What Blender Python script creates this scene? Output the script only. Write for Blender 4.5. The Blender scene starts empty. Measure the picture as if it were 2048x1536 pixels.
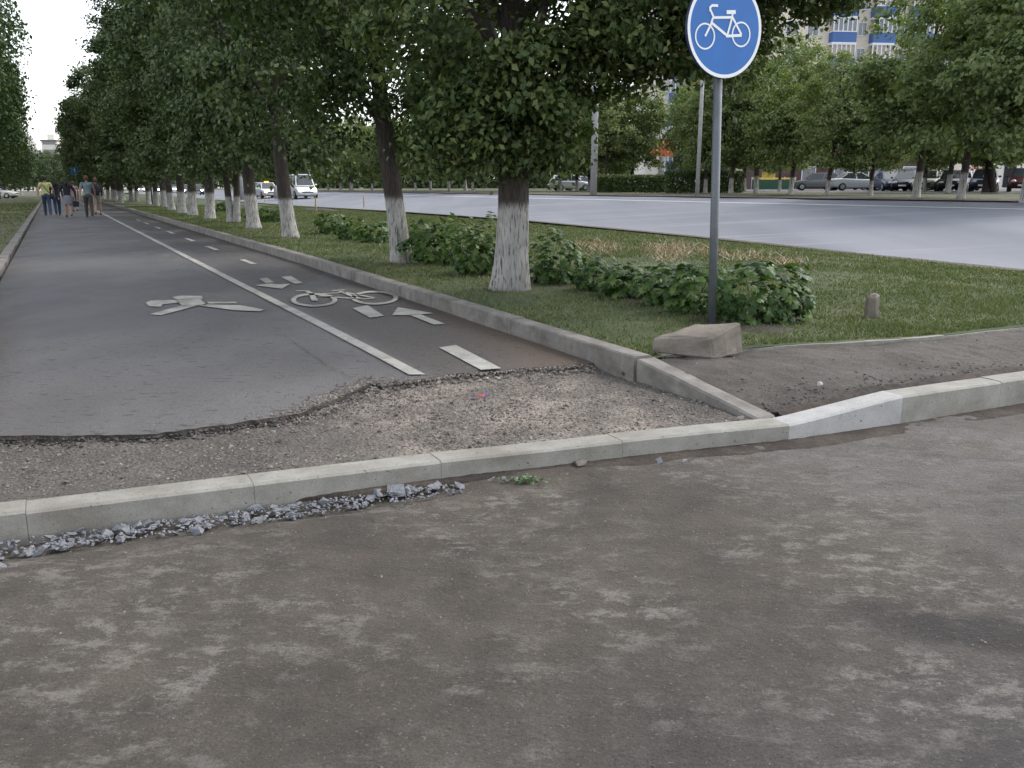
import bpy, math, random
import numpy as np
from mathutils import Vector, noise as mnoise
rnd = random.Random(7)
SC = bpy.context.scene
COL = SC.collection
R = math.radians
# ------------------------------------------------------------------ camera model and terrain frame
F = 1750.0; PITCH = math.atan((768 - 358) / F); H = 1.55
CP, SP = math.cos(PITCH), math.sin(PITCH)
AX = Vector((-.457, .889)).normalized()          # along the cycle path
NX = Vector((AX.y, -AX.x))                        # to the right of it
HEAD = math.atan2(AX.y, AX.x)
def W(s, t, z=0.0):
    return Vector((AX.x * s + NX.x * t, AX.y * s + NX.y * t, z))
def ST(x, y):
    return AX.x * x + AX.y * y, NX.x * x + NX.y * y
def ray(px, py):
    v = 768 - py; u = px - 1024
    return Vector((u, F * CP + v * SP, -F * SP + v * CP))
def P(px, py, z):
    r = ray(px, py); k = (z - H) / r.z
    return Vector((r.x * k, r.y * k, z))
def smooth(a, b, x):
    x = max(0, min(1, (x - a) / (b - a))); return x * x * (3 - 2 * x)
def lerp(a, b, k): return a + (b - a) * k
def interp(x, pts):
    if x <= pts[0][0]: return pts[0][1]
    for (x0, y0), (x1, y1) in zip(pts, pts[1:]):
        if x <= x1: return y0 + (y1 - y0) * (x - x0) / (x1 - x0)
    return pts[-1][1]
def drop(s): return -.008 * max(0, min(s, 380) - 15)
LAT = [(-200, .2), (-1.0, .2), (-.9, .13), (3.7, .13), (3.85, .25), (9, .25), (14.0, .12), (27.5, .86), (30, .9), (400, .9)]
def gz(s, t): return drop(s) + interp(t, LAT)
def G(px, py, off=0.0):
    z = .2 + off
    for _ in range(25):
        p = P(px, py, min(z, H - .05)); s, t = ST(p.x, p.y); z = .5 * z + .5 * (gz(s, t) + off)
    return Vector((p.x, p.y, z))
def atY(px, py, Y):
    r = ray(px, py); k = Y / r.y
    return Vector((r.x * k, Y, H + r.z * k))
def n2(x, y, sc=1.0, z=0.0): return mnoise.noise(Vector((x * sc, y * sc, z)))

# ------------------------------------------------------------------ object helpers
def tag(o, label=None, cat=None, group=None, kind=None):
    if label: o['label'] = label
    if cat: o['category'] = cat
    if group: o['group'] = group
    if kind: o['kind'] = kind
    return o
def empty(name, loc=(0, 0, 0), rz=0.0):
    o = bpy.data.objects.new(name, None); COL.objects.link(o)
    o.location = loc; o.rotation_euler = (0, 0, rz); o.empty_display_size = .2
    return o
def mk(name, me, mats, parent=None, smooth_=False):
    for m in (mats if isinstance(mats, (list, tuple)) else [mats]): me.materials.append(m)
    if smooth_: me.polygons.foreach_set('use_smooth', [True] * len(me.polygons))
    o = bpy.data.objects.new(name, me); COL.objects.link(o)
    if parent: o.parent = parent
    return o
def copy_tree(o, parent=None):
    c = o.copy(); COL.objects.link(c)
    if parent: c.parent = parent
    for ch in o.children: copy_tree(ch, c)
    return c
class MB:
    def __init__(s): s.v = []; s.f = []; s.m = []
    def add(s, vs, fs, mi=0):
        b = len(s.v); s.v += [tuple(v) for v in vs]; s.f += [tuple(b + i for i in f) for f in fs]; s.m += [mi] * len(fs); return s
    def box(s, x0, x1, y0, y1, z0, z1, mi=0):
        return s.add([(x0, y0, z0), (x1, y0, z0), (x1, y1, z0), (x0, y1, z0), (x0, y0, z1), (x1, y0, z1), (x1, y1, z1), (x0, y1, z1)],
                     [(0, 3, 2, 1), (4, 5, 6, 7), (0, 1, 5, 4), (1, 2, 6, 5), (2, 3, 7, 6), (3, 0, 4, 7)], mi)
    def tube(s, pts, rad, n=10, mi=0, cap=True, wob=None, flat=1.0):
        pts = [Vector(p) for p in pts]; vs = []; up = None
        for i, p in enumerate(pts):
            d = (pts[min(i + 1, len(pts) - 1)] - pts[max(i - 1, 0)]).normalized()
            if up is None: up = Vector((1, 0, 0)) if abs(d.x) < .9 else Vector((0, 1, 0))
            x = (up - d * up.dot(d)).normalized(); y = d.cross(x); up = x
            r = rad[i] if isinstance(rad, (list, tuple)) else rad
            for k in range(n):
                a = 2 * math.pi * k / n; rr = r * (wob(i, k, p.z) if wob else 1)
                vs.append(p + x * (math.cos(a) * rr) + y * (math.sin(a) * rr * flat))
        fs = []
        for i in range(len(pts) - 1):
            for k in range(n):
                a = i * n + k; b = i * n + (k + 1) % n
                fs.append((a, b, b + n, a + n))
        if cap:
            fs.append(tuple(reversed(range(n)))); fs.append(tuple((len(pts) - 1) * n + k for k in range(n)))
        return s.add(vs, fs, mi)
    def ball(s, c, r, nu=10, nv=6, mi=0, sc=(1, 1, 1)):
        vs = [(c[0], c[1], c[2] - r * sc[2])]
        for j in range(1, nv):
            a = -math.pi / 2 + math.pi * j / nv
            for k in range(nu):
                b = 2 * math.pi * k / nu
                vs.append((c[0] + r * sc[0] * math.cos(a) * math.cos(b), c[1] + r * sc[1] * math.cos(a) * math.sin(b), c[2] + r * sc[2] * math.sin(a)))
        vs.append((c[0], c[1], c[2] + r * sc[2])); L = len(vs) - 1; fs = []
        for k in range(nu):
            fs.append((0, 1 + (k + 1) % nu, 1 + k)); b = 1 + (nv - 2) * nu
            fs.append((L, b + k, b + (k + 1) % nu))
            for j in range(nv - 2):
                a = 1 + j * nu
                fs.append((a + k, a + (k + 1) % nu, a + nu + (k + 1) % nu, a + nu + k))
        return s.add(vs, fs, mi)
    def mesh(s, name='m'):
        me = bpy.data.meshes.new(name); me.from_pydata(s.v, [], s.f); me.update()
        if any(s.m): me.polygons.foreach_set('material_index', s.m)
        return me
    def build(s, name, mats, parent=None, smooth_=False, bevel=0):
        o = mk(name, s.mesh(name), mats, parent, smooth_)
        if bevel:
            b = o.modifiers.new('b', 'BEVEL'); b.width = bevel; b.segments = 2; b.limit_method = 'ANGLE'
        return o
def grid(name, us, vs, fn, mats, parent=None, kind='structure', smooth_=True):
    V = [tuple(fn(u, v)) for u in us for v in vs]; n = len(vs)
    Fc = [(i * n + j, (i + 1) * n + j, (i + 1) * n + j + 1, i * n + j + 1) for i in range(len(us) - 1) for j in range(n - 1)]
    me = bpy.data.meshes.new(name); me.from_pydata(V, [], Fc); me.update()
    if len(me.polygons) and me.polygons[0].normal.z < 0: me.flip_normals()
    o = mk(name, me, mats, parent, smooth_)
    if kind: o['kind'] = kind
    return o
def frange(a, b, n): return [a + (b - a) * i / (n - 1) for i in range(n)]
def grow(a, b, n, p=2.2): return [a + (b - a) * (i / (n - 1)) ** p for i in range(n)]

# ------------------------------------------------------------------ materials
class NT:
    def __init__(s, name):
        s.mat = bpy.data.materials.new(name); s.mat.use_nodes = True; s.t = s.mat.node_tree
        s.b = s.t.nodes['Principled BSDF']; s.out = s.t.nodes['Material Output']; s.co = None
    def n(s, typ, **kw):
        nd = s.t.nodes.new(typ)
        for k, v in kw.items():
            if k.startswith('i_'): nd.inputs[k[2:].replace('_', ' ')].default_value = v
            else: setattr(nd, k, v)
        return nd
    def l(s, a, b): s.t.links.new(a, b)
    def coord(s, scale=(1, 1, 1), rot=0.0):
        if s.co is None: s.co = s.n('ShaderNodeTexCoord')
        m = s.n('ShaderNodeMapping'); m.inputs['Scale'].default_value = scale; m.inputs['Rotation'].default_value = (0, 0, rot)
        s.l(s.co.outputs['Object'], m.inputs['Vector']); return m.outputs[0]
    def noise(s, scale, detail=4, rough=.55, sc=(1, 1, 1), rot=0.0, dist=0.0):
        nd = s.n('ShaderNodeTexNoise', i_Scale=scale, i_Detail=detail, i_Roughness=rough, i_Distortion=dist)
        s.l(s.coord(sc, rot), nd.inputs['Vector']); return nd.outputs['Fac']
    def ramp(s, fac, stops, interp='LINEAR'):
        r = s.n('ShaderNodeValToRGB'); cr = r.color_ramp; cr.interpolation = interp
        while len(cr.elements) < len(stops): cr.elements.new(.5)
        for e, (p, c) in zip(cr.elements, stops):
            e.position = p; e.color = (c if isinstance(c, (tuple, list)) else (c, c, c)) + (1,) if not isinstance(c, (int, float)) else (c, c, c, 1)
        s.l(fac, r.inputs[0]); return r.outputs[0]
    def mix(s, fac, a, b, mode='MIX'):
        m = s.n('ShaderNodeMix', data_type='RGBA', blend_type=mode)
        for i, v in ((0, fac), (6, a), (7, b)):
            if hasattr(v, 'is_linked'): s.l(v, m.inputs[i])
            elif i == 0: m.inputs[0].default_value = v
            else: m.inputs[i].default_value = tuple(v) + (1,)
        return m.outputs[2]
    def math(s, op, a, b=0.0):
        m = s.n('ShaderNodeMath', operation=op)
        for i, v in enumerate((a, b)):
            if hasattr(v, 'is_linked'): s.l(v, m.inputs[i])
            else: m.inputs[i].default_value = v
        return m.outputs[0]
    def lin(s, vec):                                   # world coordinate along a horizontal direction
        if s.co is None: s.co = s.n('ShaderNodeTexCoord')
        d = s.n('ShaderNodeVectorMath', operation='DOT_PRODUCT'); s.l(s.co.outputs['Object'], d.inputs[0])
        d.inputs[1].default_value = vec; return d.outputs['Value']
    def step(s, v, a, b):
        m = s.n('ShaderNodeMapRange', interpolation_type='SMOOTHSTEP'); s.l(v, m.inputs[0])
        m.inputs[1].default_value = a; m.inputs[2].default_value = b; return m.outputs[0]
    def bump(s, h, strength=.3, dist=.01):
        b = s.n('ShaderNodeBump', i_Strength=strength, i_Distance=dist); s.l(h, b.inputs['Height']); s.l(b.outputs[0], s.b.inputs['Normal'])
    def col(s, c):
        if hasattr(c, 'is_linked'): s.l(c, s.b.inputs['Base Color'])
        else: s.b.inputs['Base Color'].default_value = tuple(c) + (1,)
    def rough(s, r):
        if hasattr(r, 'is_linked'): s.l(r, s.b.inputs['Roughness'])
        else: s.b.inputs['Roughness'].default_value = r
AX3 = (AX.x, AX.y, 0); NX3 = (NX.x, NX.y, 0)
def plain(name, c, rough=.6, metal=0.0, var=.15, scale=6, bump=0.0, emit=None, es=0):
    m = NT(name); nz = m.noise(scale, 3)
    m.col(m.mix(m.ramp(nz, [(.3, 0.0), (.7, 1.0)]), [x * (1 - var) for x in c], [min(1, x * (1 + var)) for x in c]))
    m.rough(rough); m.b.inputs['Metallic'].default_value = metal
    if bump: m.bump(m.noise(scale * 12, 4), bump)
    if emit: m.b.inputs['Emission Color'].default_value = tuple(emit) + (1,); m.b.inputs['Emission Strength'].default_value = es
    return m.mat
def m_driveway():
    m = NT('driveway_dirt')
    fine = m.noise(110, 5, .85); mid = m.noise(30, 5, .75); big = m.noise(.9, 4, .6)
    base = m.mix(m.ramp(big, [(.35, 0.0), (.62, 1.0)]), (.060, .050, .040), (.094, .080, .064))
    base = m.mix(m.step(m.lin((.45, -.9, 0)), -2.6, -.2), base, (.058, .056, .060))       # the wheel-worn greyer lower right
    a = m.noise(7.5, 10, .78, (.8, 1.2, 1), .2, .15); b = m.noise(.95, 5, .65)
    base = m.mix(1.0, base, m.ramp(m.noise(3.3, 8, .7), [(.35, .78), (.65, 1.25)]), 'MULTIPLY')
    pm = m.math('MULTIPLY', m.ramp(a, [(.50, 0.0), (.585, 1.0)]), m.ramp(b, [(.45, 0.05), (.57, 1.0)]))
    base = m.mix(m.math('MULTIPLY', pm, .72), base, (.225, .205, .185))
    # compacted grey wheel track coming in from the right
    tr = m.noise(3.2, 8, .72, (.8, 1.3, 1), .5)
    side = m.step(m.lin((.75, .66, 0)), 3.2, 4.7)
    base = m.mix(m.math('MULTIPLY', m.math('MULTIPLY', side, m.ramp(tr, [(.35, .2), (.6, 1.0)])), .75), base, (.155, .145, .14))
    g = m.noise(1.9, 8, .72, (.8, 1.2, 1), .55, .2)
    base = m.mix(m.math('MULTIPLY', m.ramp(g, [(.56, 0.0), (.66, 1.0)]), .55), base, (.04, .033, .029))
    ln = m.lin((.325, .945, 0)); dm = m.math('SUBTRACT', 1.0, m.step(m.math('ABSOLUTE', m.math('ADD', m.math('SUBTRACT', ln, 3.17), m.math('MULTIPLY', m.math('SUBTRACT', a, .5), .45))), .05, .2))
    dm = m.math('MULTIPLY', dm, m.step(m.lin((1, 0, 0)), .95, 1.5)); base = m.mix(m.math('MULTIPLY', dm, .9), base, (.032, .027, .025))
    sp = m.ramp(fine, [(.3, .5), (.5, .98), (.72, 1.55)])
    c = m.mix(1.0, base, sp, 'MULTIPLY')
    c = m.mix(m.ramp(m.noise(75, 2, .5), [(.66, 0.0), (.72, .8)]), c, (.19, .175, .16))
    c = m.mix(m.ramp(m.noise(60, 2, .5, (1, 1, 1), 1.0), [(.66, 0.0), (.73, .6)]), c, (.022, .02, .018))
    m.col(c); m.rough(.92)
    m.bump(m.math('ADD', m.math('MULTIPLY', fine, .35), m.math('ADD', mid, m.math('MULTIPLY', a, 1.2))), .9, .02); return m.mat
def m_path():
    m = NT('path_asphalt')
    fine = m.noise(95, 6, .85); mid = m.noise(24, 5, .7); big = m.noise(.55, 4, .55, (1, .6, 1), -HEAD)
    base = m.mix(m.ramp(big, [(.38, 0.0), (.62, 1.0)]), (.105, .101, .101), (.158, .152, .150))
    s = m.lin(AX3); t = m.lin(NX3)
    base = m.mix(m.math('MULTIPLY', m.step(t, 2.25, 2.5), .75), base, (.082, .070, .061))          # bike lane brown
    dirt = m.math('MULTIPLY', m.step(m.math('ADD', t, m.math('MULTIPLY', mid, .5)), 3.9, 3.3), 1.0)
    dirt = m.math('SUBTRACT', 1.0, dirt)
    base = m.mix(m.math('MULTIPLY', m.step(m.math('ADD', t, m.math('MULTIPLY', mid, .6)), 3.35, 3.9), .7), base, (.095, .072, .053))
    base = m.mix(m.math('MULTIPLY', m.step(m.math('SUBTRACT', m.math('MULTIPLY', mid, .6), t), .55, 1.0), .8), base, (.085, .068, .05))
    wet = m.noise(1.3, 8, .7, (1, .4, 1), -HEAD + math.pi / 2, .3)
    wf = m.math('MULTIPLY', m.math('MULTIPLY', m.step(s, 8.6, 10.5), m.ramp(wet, [(.36, .2), (.55, 1.0)])), .7)
    base = m.mix(wf, base, (.062, .062, .066))
    mud = m.noise(1.4, 4, .6)
    base = m.mix(m.math('MULTIPLY', m.math('SUBTRACT', 1.0, m.step(s, 5.6, 8.5)), m.math('MULTIPLY', m.step(t, 2.6, 3.6), m.ramp(mud, [(.4, .3), (.6, .9)]))), base, (.125, .088, .065))
    c = m.mix(1.0, base, m.ramp(fine, [(.3, .5), (.5, .98), (.72, 1.5)]), 'MULTIPLY')
    spot = m.noise(9, 3, .5, (1, 2.2, 1))
    near = m.math('SUBTRACT', 1.0, m.step(s, 7.0, 12.5))
    c = m.mix(m.math('MULTIPLY', near, m.ramp(spot, [(.62, 0.0), (.67, .6)])), c, (.035, .032, .03))
    m.col(c)
    m.rough(m.math('SUBTRACT', .9, m.math('MULTIPLY', wf, .48)))
    m.bump(m.math('ADD', m.math('MULTIPLY', fine, .8), mid), .8, .015); return m.mat
def m_gravel_bed():
    m = NT('gravel_bed'); a = m.noise(3.0, 5, .6); f = m.noise(70, 4, .7); v = m.n('ShaderNodeTexVoronoi', i_Scale=42.0); m.l(m.coord(), v.inputs['Vector'])
    t = m.lin(NX3)
    base = m.mix(m.ramp(a, [(.4, 0.0), (.62, 1.0)]), (.15, .13, .112), (.27, .232, .20))
    base = m.mix(m.math('MULTIPLY', m.math('SUBTRACT', 1.0, m.step(t, .9, 1.9)), .75), base, (.075, .068, .06))
    k = m.math('MULTIPLY', m.step(t, 3.0, 3.7), .6)
    base = m.mix(k, base, (.06, .056, .053))
    c = m.mix(1.0, base, m.ramp(f, [(.3, .55), (.5, 1.0), (.72, 1.45)]), 'MULTIPLY')
    c = m.mix(.35, c, m.mix(1.0, c, m.ramp(v.outputs['Color'], [(0, .5), (1, 1.7)]), 'MULTIPLY'))
    m.col(c); m.rough(.95); m.bump(m.math('ADD', f, m.math('MULTIPLY', v.outputs['Distance'], -1.5)), .8, .02); return m.mat
def m_road():
    m = NT('road_asphalt'); f = m.noise(60, 3, .7); b = m.noise(.35, 4, .5, (1, .12, 1), -HEAD + math.pi / 2)
    t = m.lin(NX3)
    c = m.mix(m.ramp(b, [(.38, 0.0), (.62, 1.0)]), (.165, .174, .20), (.215, .223, .25))
    tr = m.noise(2.0, 2, .5, (0.02, 1, 1), -HEAD)
    c = m.mix(m.math('MULTIPLY', m.ramp(tr, [(.55, 0.0), (.66, 1.0)]), .5), c, (.28, .285, .305))
    c = m.mix(1.0, c, m.ramp(f, [(.3, .88), (.7, 1.1)]), 'MULTIPLY')
    m.b.inputs['Specular IOR Level'].default_value = .25; m.col(c); m.rough(.8); m.bump(f, .3, .01); return m.mat
def m_concrete(name, c0, c1, dirt=(.14, .115, .09), dk=.6, rough=.85, isl=False):
    m = NT(name); a = m.noise(5, 5, .65); f = m.noise(120, 3, .7); d = m.noise(2.2, 5, .65, (1, 1, 2.2))
    c = m.mix(m.ramp(a, [(.35, 0.0), (.65, 1.0)]), c0, c1)
    c = m.mix(m.math('MULTIPLY', m.ramp(d, [(.5, 0.0), (.68, 1.0)]), dk), c, dirt)
    c = m.mix(1.0, c, m.ramp(f, [(.3, .85), (.7, 1.12)]), 'MULTIPLY')
    pit = m.noise(48, 2, .5); c = m.mix(m.ramp(pit, [(.68, 0.0), (.73, .8)]), c, (.06, .055, .05))
    if isl:
        g = m.n('ShaderNodeNewGeometry'); c = m.mix(1.0, c, m.ramp(g.outputs['Random Per Island'], [(0, .55), (.6, 1.0), (1, 1.45)]), 'MULTIPLY')
    m.col(c); m.rough(rough); m.bump(m.math('ADD', m.math('MULTIPLY', f, .6), a), .4, .01); return m.mat
def m_soil(name, c0, c1, sc=2.0, bump=.6):
    m = NT(name); a = m.noise(sc, 5, .65); f = m.noise(45, 4, .7)
    c = m.mix(m.ramp(a, [(.4, 0.0), (.6, 1.0)]), c0, c1); c = m.mix(1.0, c, m.ramp(f, [(.3, .65), (.7, 1.35)]), 'MULTIPLY')
    m.col(c); m.rough(.95); m.bump(f, bump, .02); return m.mat
def m_leaf(name, cols, trans=.25, rough=.55, cs=.8):
    m = NT(name); g = m.n('ShaderNodeNewGeometry'); cl = m.noise(cs, 3, .6)
    k = m.math('ADD', m.math('MULTIPLY', g.outputs['Random Per Island'], .6), m.math('MULTIPLY', cl, .5))
    oi = m.n('ShaderNodeObjectInfo')
    k = m.math('ADD', k, m.math('MULTIPLY', m.math('SUBTRACT', oi.outputs['Random'], .5), .18))
    n = len(cols); c = m.ramp(k, [(.15 + .7 * i / (n - 1), cc) for i, cc in enumerate(cols)])
    m.col(c); m.rough(rough); m.b.inputs['Specular IOR Level'].default_value = .3
    tr = m.n('ShaderNodeBsdfTranslucent'); m.l(m.mix(1.0, c, (1.1, 1.25, .5), 'MULTIPLY'), tr.inputs['Color'])
    mx = m.n('ShaderNodeMixShader'); mx.inputs[0].default_value = trans
    m.l(m.b.outputs[0], mx.inputs[1]); m.l(tr.outputs[0], mx.inputs[2]); m.l(mx.outputs[0], m.out.inputs['Surface']); return m.mat
def m_bark(name, wash=True, top=1.0, fine=55, base=(.05, .04, .033)):
    m = NT(name); r1 = m.noise(fine, 5, .65, (1, 1, .09), 0, .4); r2 = m.noise(4, 4, .6)
    bark = m.mix(m.ramp(r1, [(.38, 0.0), (.62, 1.0)]), [x * .45 for x in base], [x * 1.5 for x in base])
    if wash:
        w = m.mix(m.ramp(r1, [(.40, 0.0), (.48, 1.0)]), (.10, .09, .08), (.46, .445, .42))
        w = m.mix(m.math('MULTIPLY', m.ramp(r2, [(.4, 0.0), (.65, 1.0)]), .45), w, (.17, .157, .145))
        sep = m.n('ShaderNodeSeparateXYZ'); tc = m.n('ShaderNodeTexCoord'); m.l(tc.outputs['Object'], sep.inputs[0])
        zz = m.math('ADD', sep.outputs['Z'], m.math('MULTIPLY', m.math('SUBTRACT', r1, .5), .45))
        k = m.step(zz, top - .05, top + .05)
        c = m.mix(k, w, bark)
        low = m.step(m.math('SUBTRACT', .12, m.math('ADD', sep.outputs['Z'], m.math('MULTIPLY', r2, .1))), 0, .08)
        c = m.mix(m.math('MULTIPLY', low, .6), c, (.13, .11, .09))
    else: c = bark
    m.col(c); m.rough(.9); m.bump(r1, .9, .03); return m.mat
def m_glass(name, c=(.02, .025, .03), rough=.08):
    m = NT(name); nz = m.noise(2, 2); m.col(m.mix(nz, c, [x * 2 for x in c])); m.rough(rough); m.b.inputs['Specular IOR Level'].default_value = .8; return m.mat
def m_brick(name, c0, c1, mortar, sc=3.0):
    m = NT(name); b = m.n('ShaderNodeTexBrick'); b.inputs['Scale'].default_value = sc
    for i, c in ((1, c0), (2, c1), (3, mortar)): b.inputs[i].default_value = tuple(c) + (1,)
    tc = m.n('ShaderNodeTexCoord'); mp = m.n('ShaderNodeMapping'); mp.inputs['Rotation'].default_value = (math.pi / 2, 0, 0)
    m.l(tc.outputs['Object'], mp.inputs[0]); m.l(mp.outputs[0], b.inputs['Vector'])
    m.col(m.mix(1.0, b.outputs['Color'], m.ramp(m.noise(.4, 4), [(.3, .85), (.7, 1.1)]), 'MULTIPLY')); m.rough(.9); return m.mat
M = dict(
    drive=m_driveway(), path=m_path(), gravel=m_gravel_bed(), road=m_road(),
    kerb=m_concrete('kerb_concrete', (.22, .213, .185), (.31, .30, .27), dk=.45), kerbw=m_concrete('pale_concrete', (.33, .325, .315), (.42, .415, .405), (.2, .19, .17), .35),
    kerbold=m_concrete('old_concrete', (.135, .125, .113), (.235, .218, .196), (.085, .072, .06), .6),
    block=m_concrete('weathered_concrete', (.14, .12, .10), (.23, .20, .17), (.085, .07, .056), .6),
    kdirt=m_soil('kerb_foot_dirt', (.035, .027, .021), (.065, .052, .042), 4), side=m_soil('worn_pavement', (.055, .047, .04), (.092, .08, .07), 1.6), soil=m_soil('dark_soil', (.025, .02, .016), (.06, .048, .038)),
    dust=m_soil('dusty_soil', (.07, .056, .046), (.13, .11, .09), 3), ground=m_soil('ground_earth', (.05, .06, .03), (.09, .08, .05), .3),
    lawn=m_soil('lawn_base', (.035, .055, .016), (.075, .088, .034), .9), verge=m_soil('verge_grass', (.06, .075, .03), (.11, .11, .055), .5),
    lot=m_soil('lot_asphalt', (.10, .10, .105), (.16, .155, .15), .3),
    grass=m_leaf('grass_blades', [(.038, .064, .02), (.08, .115, .038), (.135, .16, .065), (.19, .19, .11)], .2, .7, 1.2),
    straw=m_leaf('straw', [(.18, .12, .07), (.36, .27, .18), (.52, .43, .34)], .1, .8),
    leafn=m_leaf('lime_leaves', [(.022, .042, .016), (.048, .080, .026), (.078, .115, .038), (.14, .17, .055)], .2, .5, 1.3),
    leafm=m_leaf('row_leaves_hazed', [(.030, .050, .024), (.062, .095, .038), (.095, .13, .052), (.13, .165, .065)], .2, .5, .8),  # lifted, slightly bluish greens: distance haze painted into the leaf colour
    leafl=m_leaf('birch_leaves', [(.02, .04, .014), (.04, .07, .022), (.075, .11, .035)], .25, .5, .7),
    leaff=m_leaf('verge_leaves', [(.075, .115, .045), (.13, .175, .066), (.19, .235, .09), (.25, .285, .13)], .3, .55, .6),
    hedge=m_leaf('hedge_leaves', [(.03, .055, .014), (.06, .10, .025), (.095, .14, .04)], .2, .6, 1.5),
    shrub=m_leaf('shrub_leaves', [(.016, .04, .012), (.038, .08, .02), (.07, .125, .032), (.13, .185, .055)], .22, .45, 3.0),
    bark=m_bark('whitewashed_bark'), barkf=m_bark('whitewashed_bark_thin', True, 1.0, 22), barkd=m_bark('dark_bark', False),
    stem=plain('stem', (.05, .04, .025), .8), paint=m_concrete('road_paint', (.33, .315, .28), (.43, .415, .375), (.12, .11, .10), .7, .7),
    steel=plain('galvanised_grey', (.12, .13, .145), .45, .35, .12, 9), pole=m_concrete('pole_concrete', (.34, .34, .33), (.45, .45, .44), (.25, .24, .22), .4),
    poledark=plain('dark_steel_post', (.06, .08, .07), .5),
    signblue=plain('sign_blue', (.006, .125, .42), .5, 0, .08, 4), signwhite=plain('sign_white', (.78, .80, .82), .4, 0, .04, 6), signdark=plain('sign_back', (.02, .03, .10), .5),
    rubble=m_concrete('blue_grey_stone', (.12, .125, .138), (.235, .242, .262), (.07, .068, .07), .4, .7), pebble=m_concrete('pebble', (.14, .123, .107), (.24, .213, .187), (.08, .07, .062), .6, .9, True),
    white=plain('white_paint', (.72, .72, .72), .35, 0, .03), silver=plain('silver_paint', (.50, .53, .55), .28, .35, .04), black=plain('black_paint', (.016, .018, .022), .25, 0, .1),
    navy=plain('navy_paint', (.02, .03, .07), .25, 0, .1), grey=plain('grey_paint', (.16, .17, .17), .3, .2, .05), beige=plain('beige_paint', (.45, .42, .36), .35, .1, .05),
    maroonp=plain('maroon_paint', (.08, .015, .015), .3, 0, .1), glass=m_glass('car_glass', (.03, .035, .04), .05), winglass=m_glass('window_glass', (.10, .11, .13), .15),
    tyre=plain('tyre_rubber', (.02, .02, .02), .8), rim=plain('wheel_rim', (.35, .36, .37), .35, .6), crumb=m_concrete('asphalt_crumb', (.035, .033, .032), (.09, .084, .08), (.05, .042, .035), .5, .9, True), plate=plain('number_plate', (.7, .7, .68), .5),
    lampoff=plain('headlamp', (.55, .57, .6), .15, .2), lampon=plain('headlamp_lit', (1, 1, 1), .2, 0, 0, 4, 0, (1, .95, .85), 25), orange=plain('orange_lamp', (.8, .25, .05), .4, 0, .05, 5, 0, (1, .35, .08), 1.2),
    redlamp=plain('rear_lamp', (.4, .02, .02), .3),
    brick=m_brick('beige_brick', (.72, .62, .51), (.80, .71, .60), (.68, .62, .54), 1.2), bluep=plain('blue_panel', (.05, .125, .34), .5, 0, .06, .5),
    whitef=plain('white_frame', (.75, .76, .78), .5, 0, .04), curtain=plain('curtain', (.42, .36, .33), .8, 0, .25, 3),
    maroon=plain('maroon_wall', (.085, .038, .045), .7, 0, .2, .7), yellow=plain('yellow_wall', (.38, .28, .05), .7, 0, .2, .6), orangew=plain('orange_wall', (.62, .17, .07), .7, 0, .1, .4),
    palewall=plain('pale_wall', (.72, .68, .62), .8, 0, .1, .3), roof=plain('roofing', (.10, .10, .10), .8), redtext=plain('red_print', (.35, .04, .03), .6), darktext=plain('dark_print', (.06, .07, .07), .6),
    yellowl=plain('yellow_letter', (.85, .62, .12), .5), greenw=plain('green_banner', (.03, .09, .055), .6), stake=plain('wood_stake', (.42, .28, .12), .8, 0, .2, 8),
    skin=plain('skin', (.36, .20, .14), .6, 0, .06), hair=plain('dark_hair', (.02, .014, .012), .6), hairb=plain('brown_hair', (.10, .05, .03), .6),
    lime=plain('lime_cloth', (.50, .52, .22), .8, 0, .08), darkc=plain('dark_cloth', (.02, .02, .028), .85), jeans=plain('jeans', (.03, .05, .10), .85, 0, .15), greyc=plain('grey_cloth', (.18, .19, .23), .85),
    pink=plain('pink_cloth', (.32, .22, .26), .85), bluegrey=plain('bluegrey_cloth', (.17, .23, .26), .85), brownc=plain('brown_cloth', (.06, .05, .045), .85), khaki=plain('khaki_cloth', (.26, .23, .19), .85),
    shoe=plain('shoe', (.05, .03, .035), .6), wrapb=plain('wrapper_blue', (.10, .09, .50), .3), wrapr=plain('wrapper_red', (.55, .05, .06), .3), crack=plain('crack_tar', (.045, .042, .04), .9),
    weed=plain('weed_green', (.09, .17, .06), .6), redlight=plain('red_signal', (.8, .02, .01), .3, 0, 0, 4, 0, (1, .03, .01), 3),
)

# ------------------------------------------------------------------ ground, paths and roads
def KS(t):                       # foreground kerb: s position of its front face
    return interp(t, [(-40, 4.9), (-.4, 4.24), (.72, 4.12), (1.64, 4.04), (2.88, 3.87), (3.8, 3.72), (4.7, 3.66), (9, 3.55)])
def RE(s):                       # main road, near edge
    return interp(s, [(-60, 13.6), (6, 13.6), (12.6, 14.0), (19, 14.6), (29, 15.3), (42, 15.3), (60, 14.6), (400, 14.6)])
grid('ground', frange(-120, 420, 46), frange(-260, 300, 60), lambda s, t: W(s, t, min(gz(s, t), .9 + drop(s)) - .5), M['ground'])
kt = frange(-40, -3, 20)[:-1] + frange(-3, 7, 120) + frange(7.2, 14.4, 20)
def drive_f(u, t):
    k0 = KS(t) + .03
    s = k0 - (u ** 1.6) * 40
    d = k0 - s; z = n2(t, s, 1.1) * .012 + n2(t, s, 5) * .004 + n2(t, s, 14) * .003
    z += -.035 * (1 - smooth(.1, .4, d)) * (1 - smooth(1.2, 1.9, t))
    z += .02 * (1 - smooth(.02, .3, d)) * smooth(1.6, 2.2, t)
    if t > 10: z += .1 * smooth(10, 14, t)
    return W(s, t, z * (1 if d < 15 else .2))
grid('driveway', frange(0, 1, 150), kt, drive_f, M['drive'])
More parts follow.
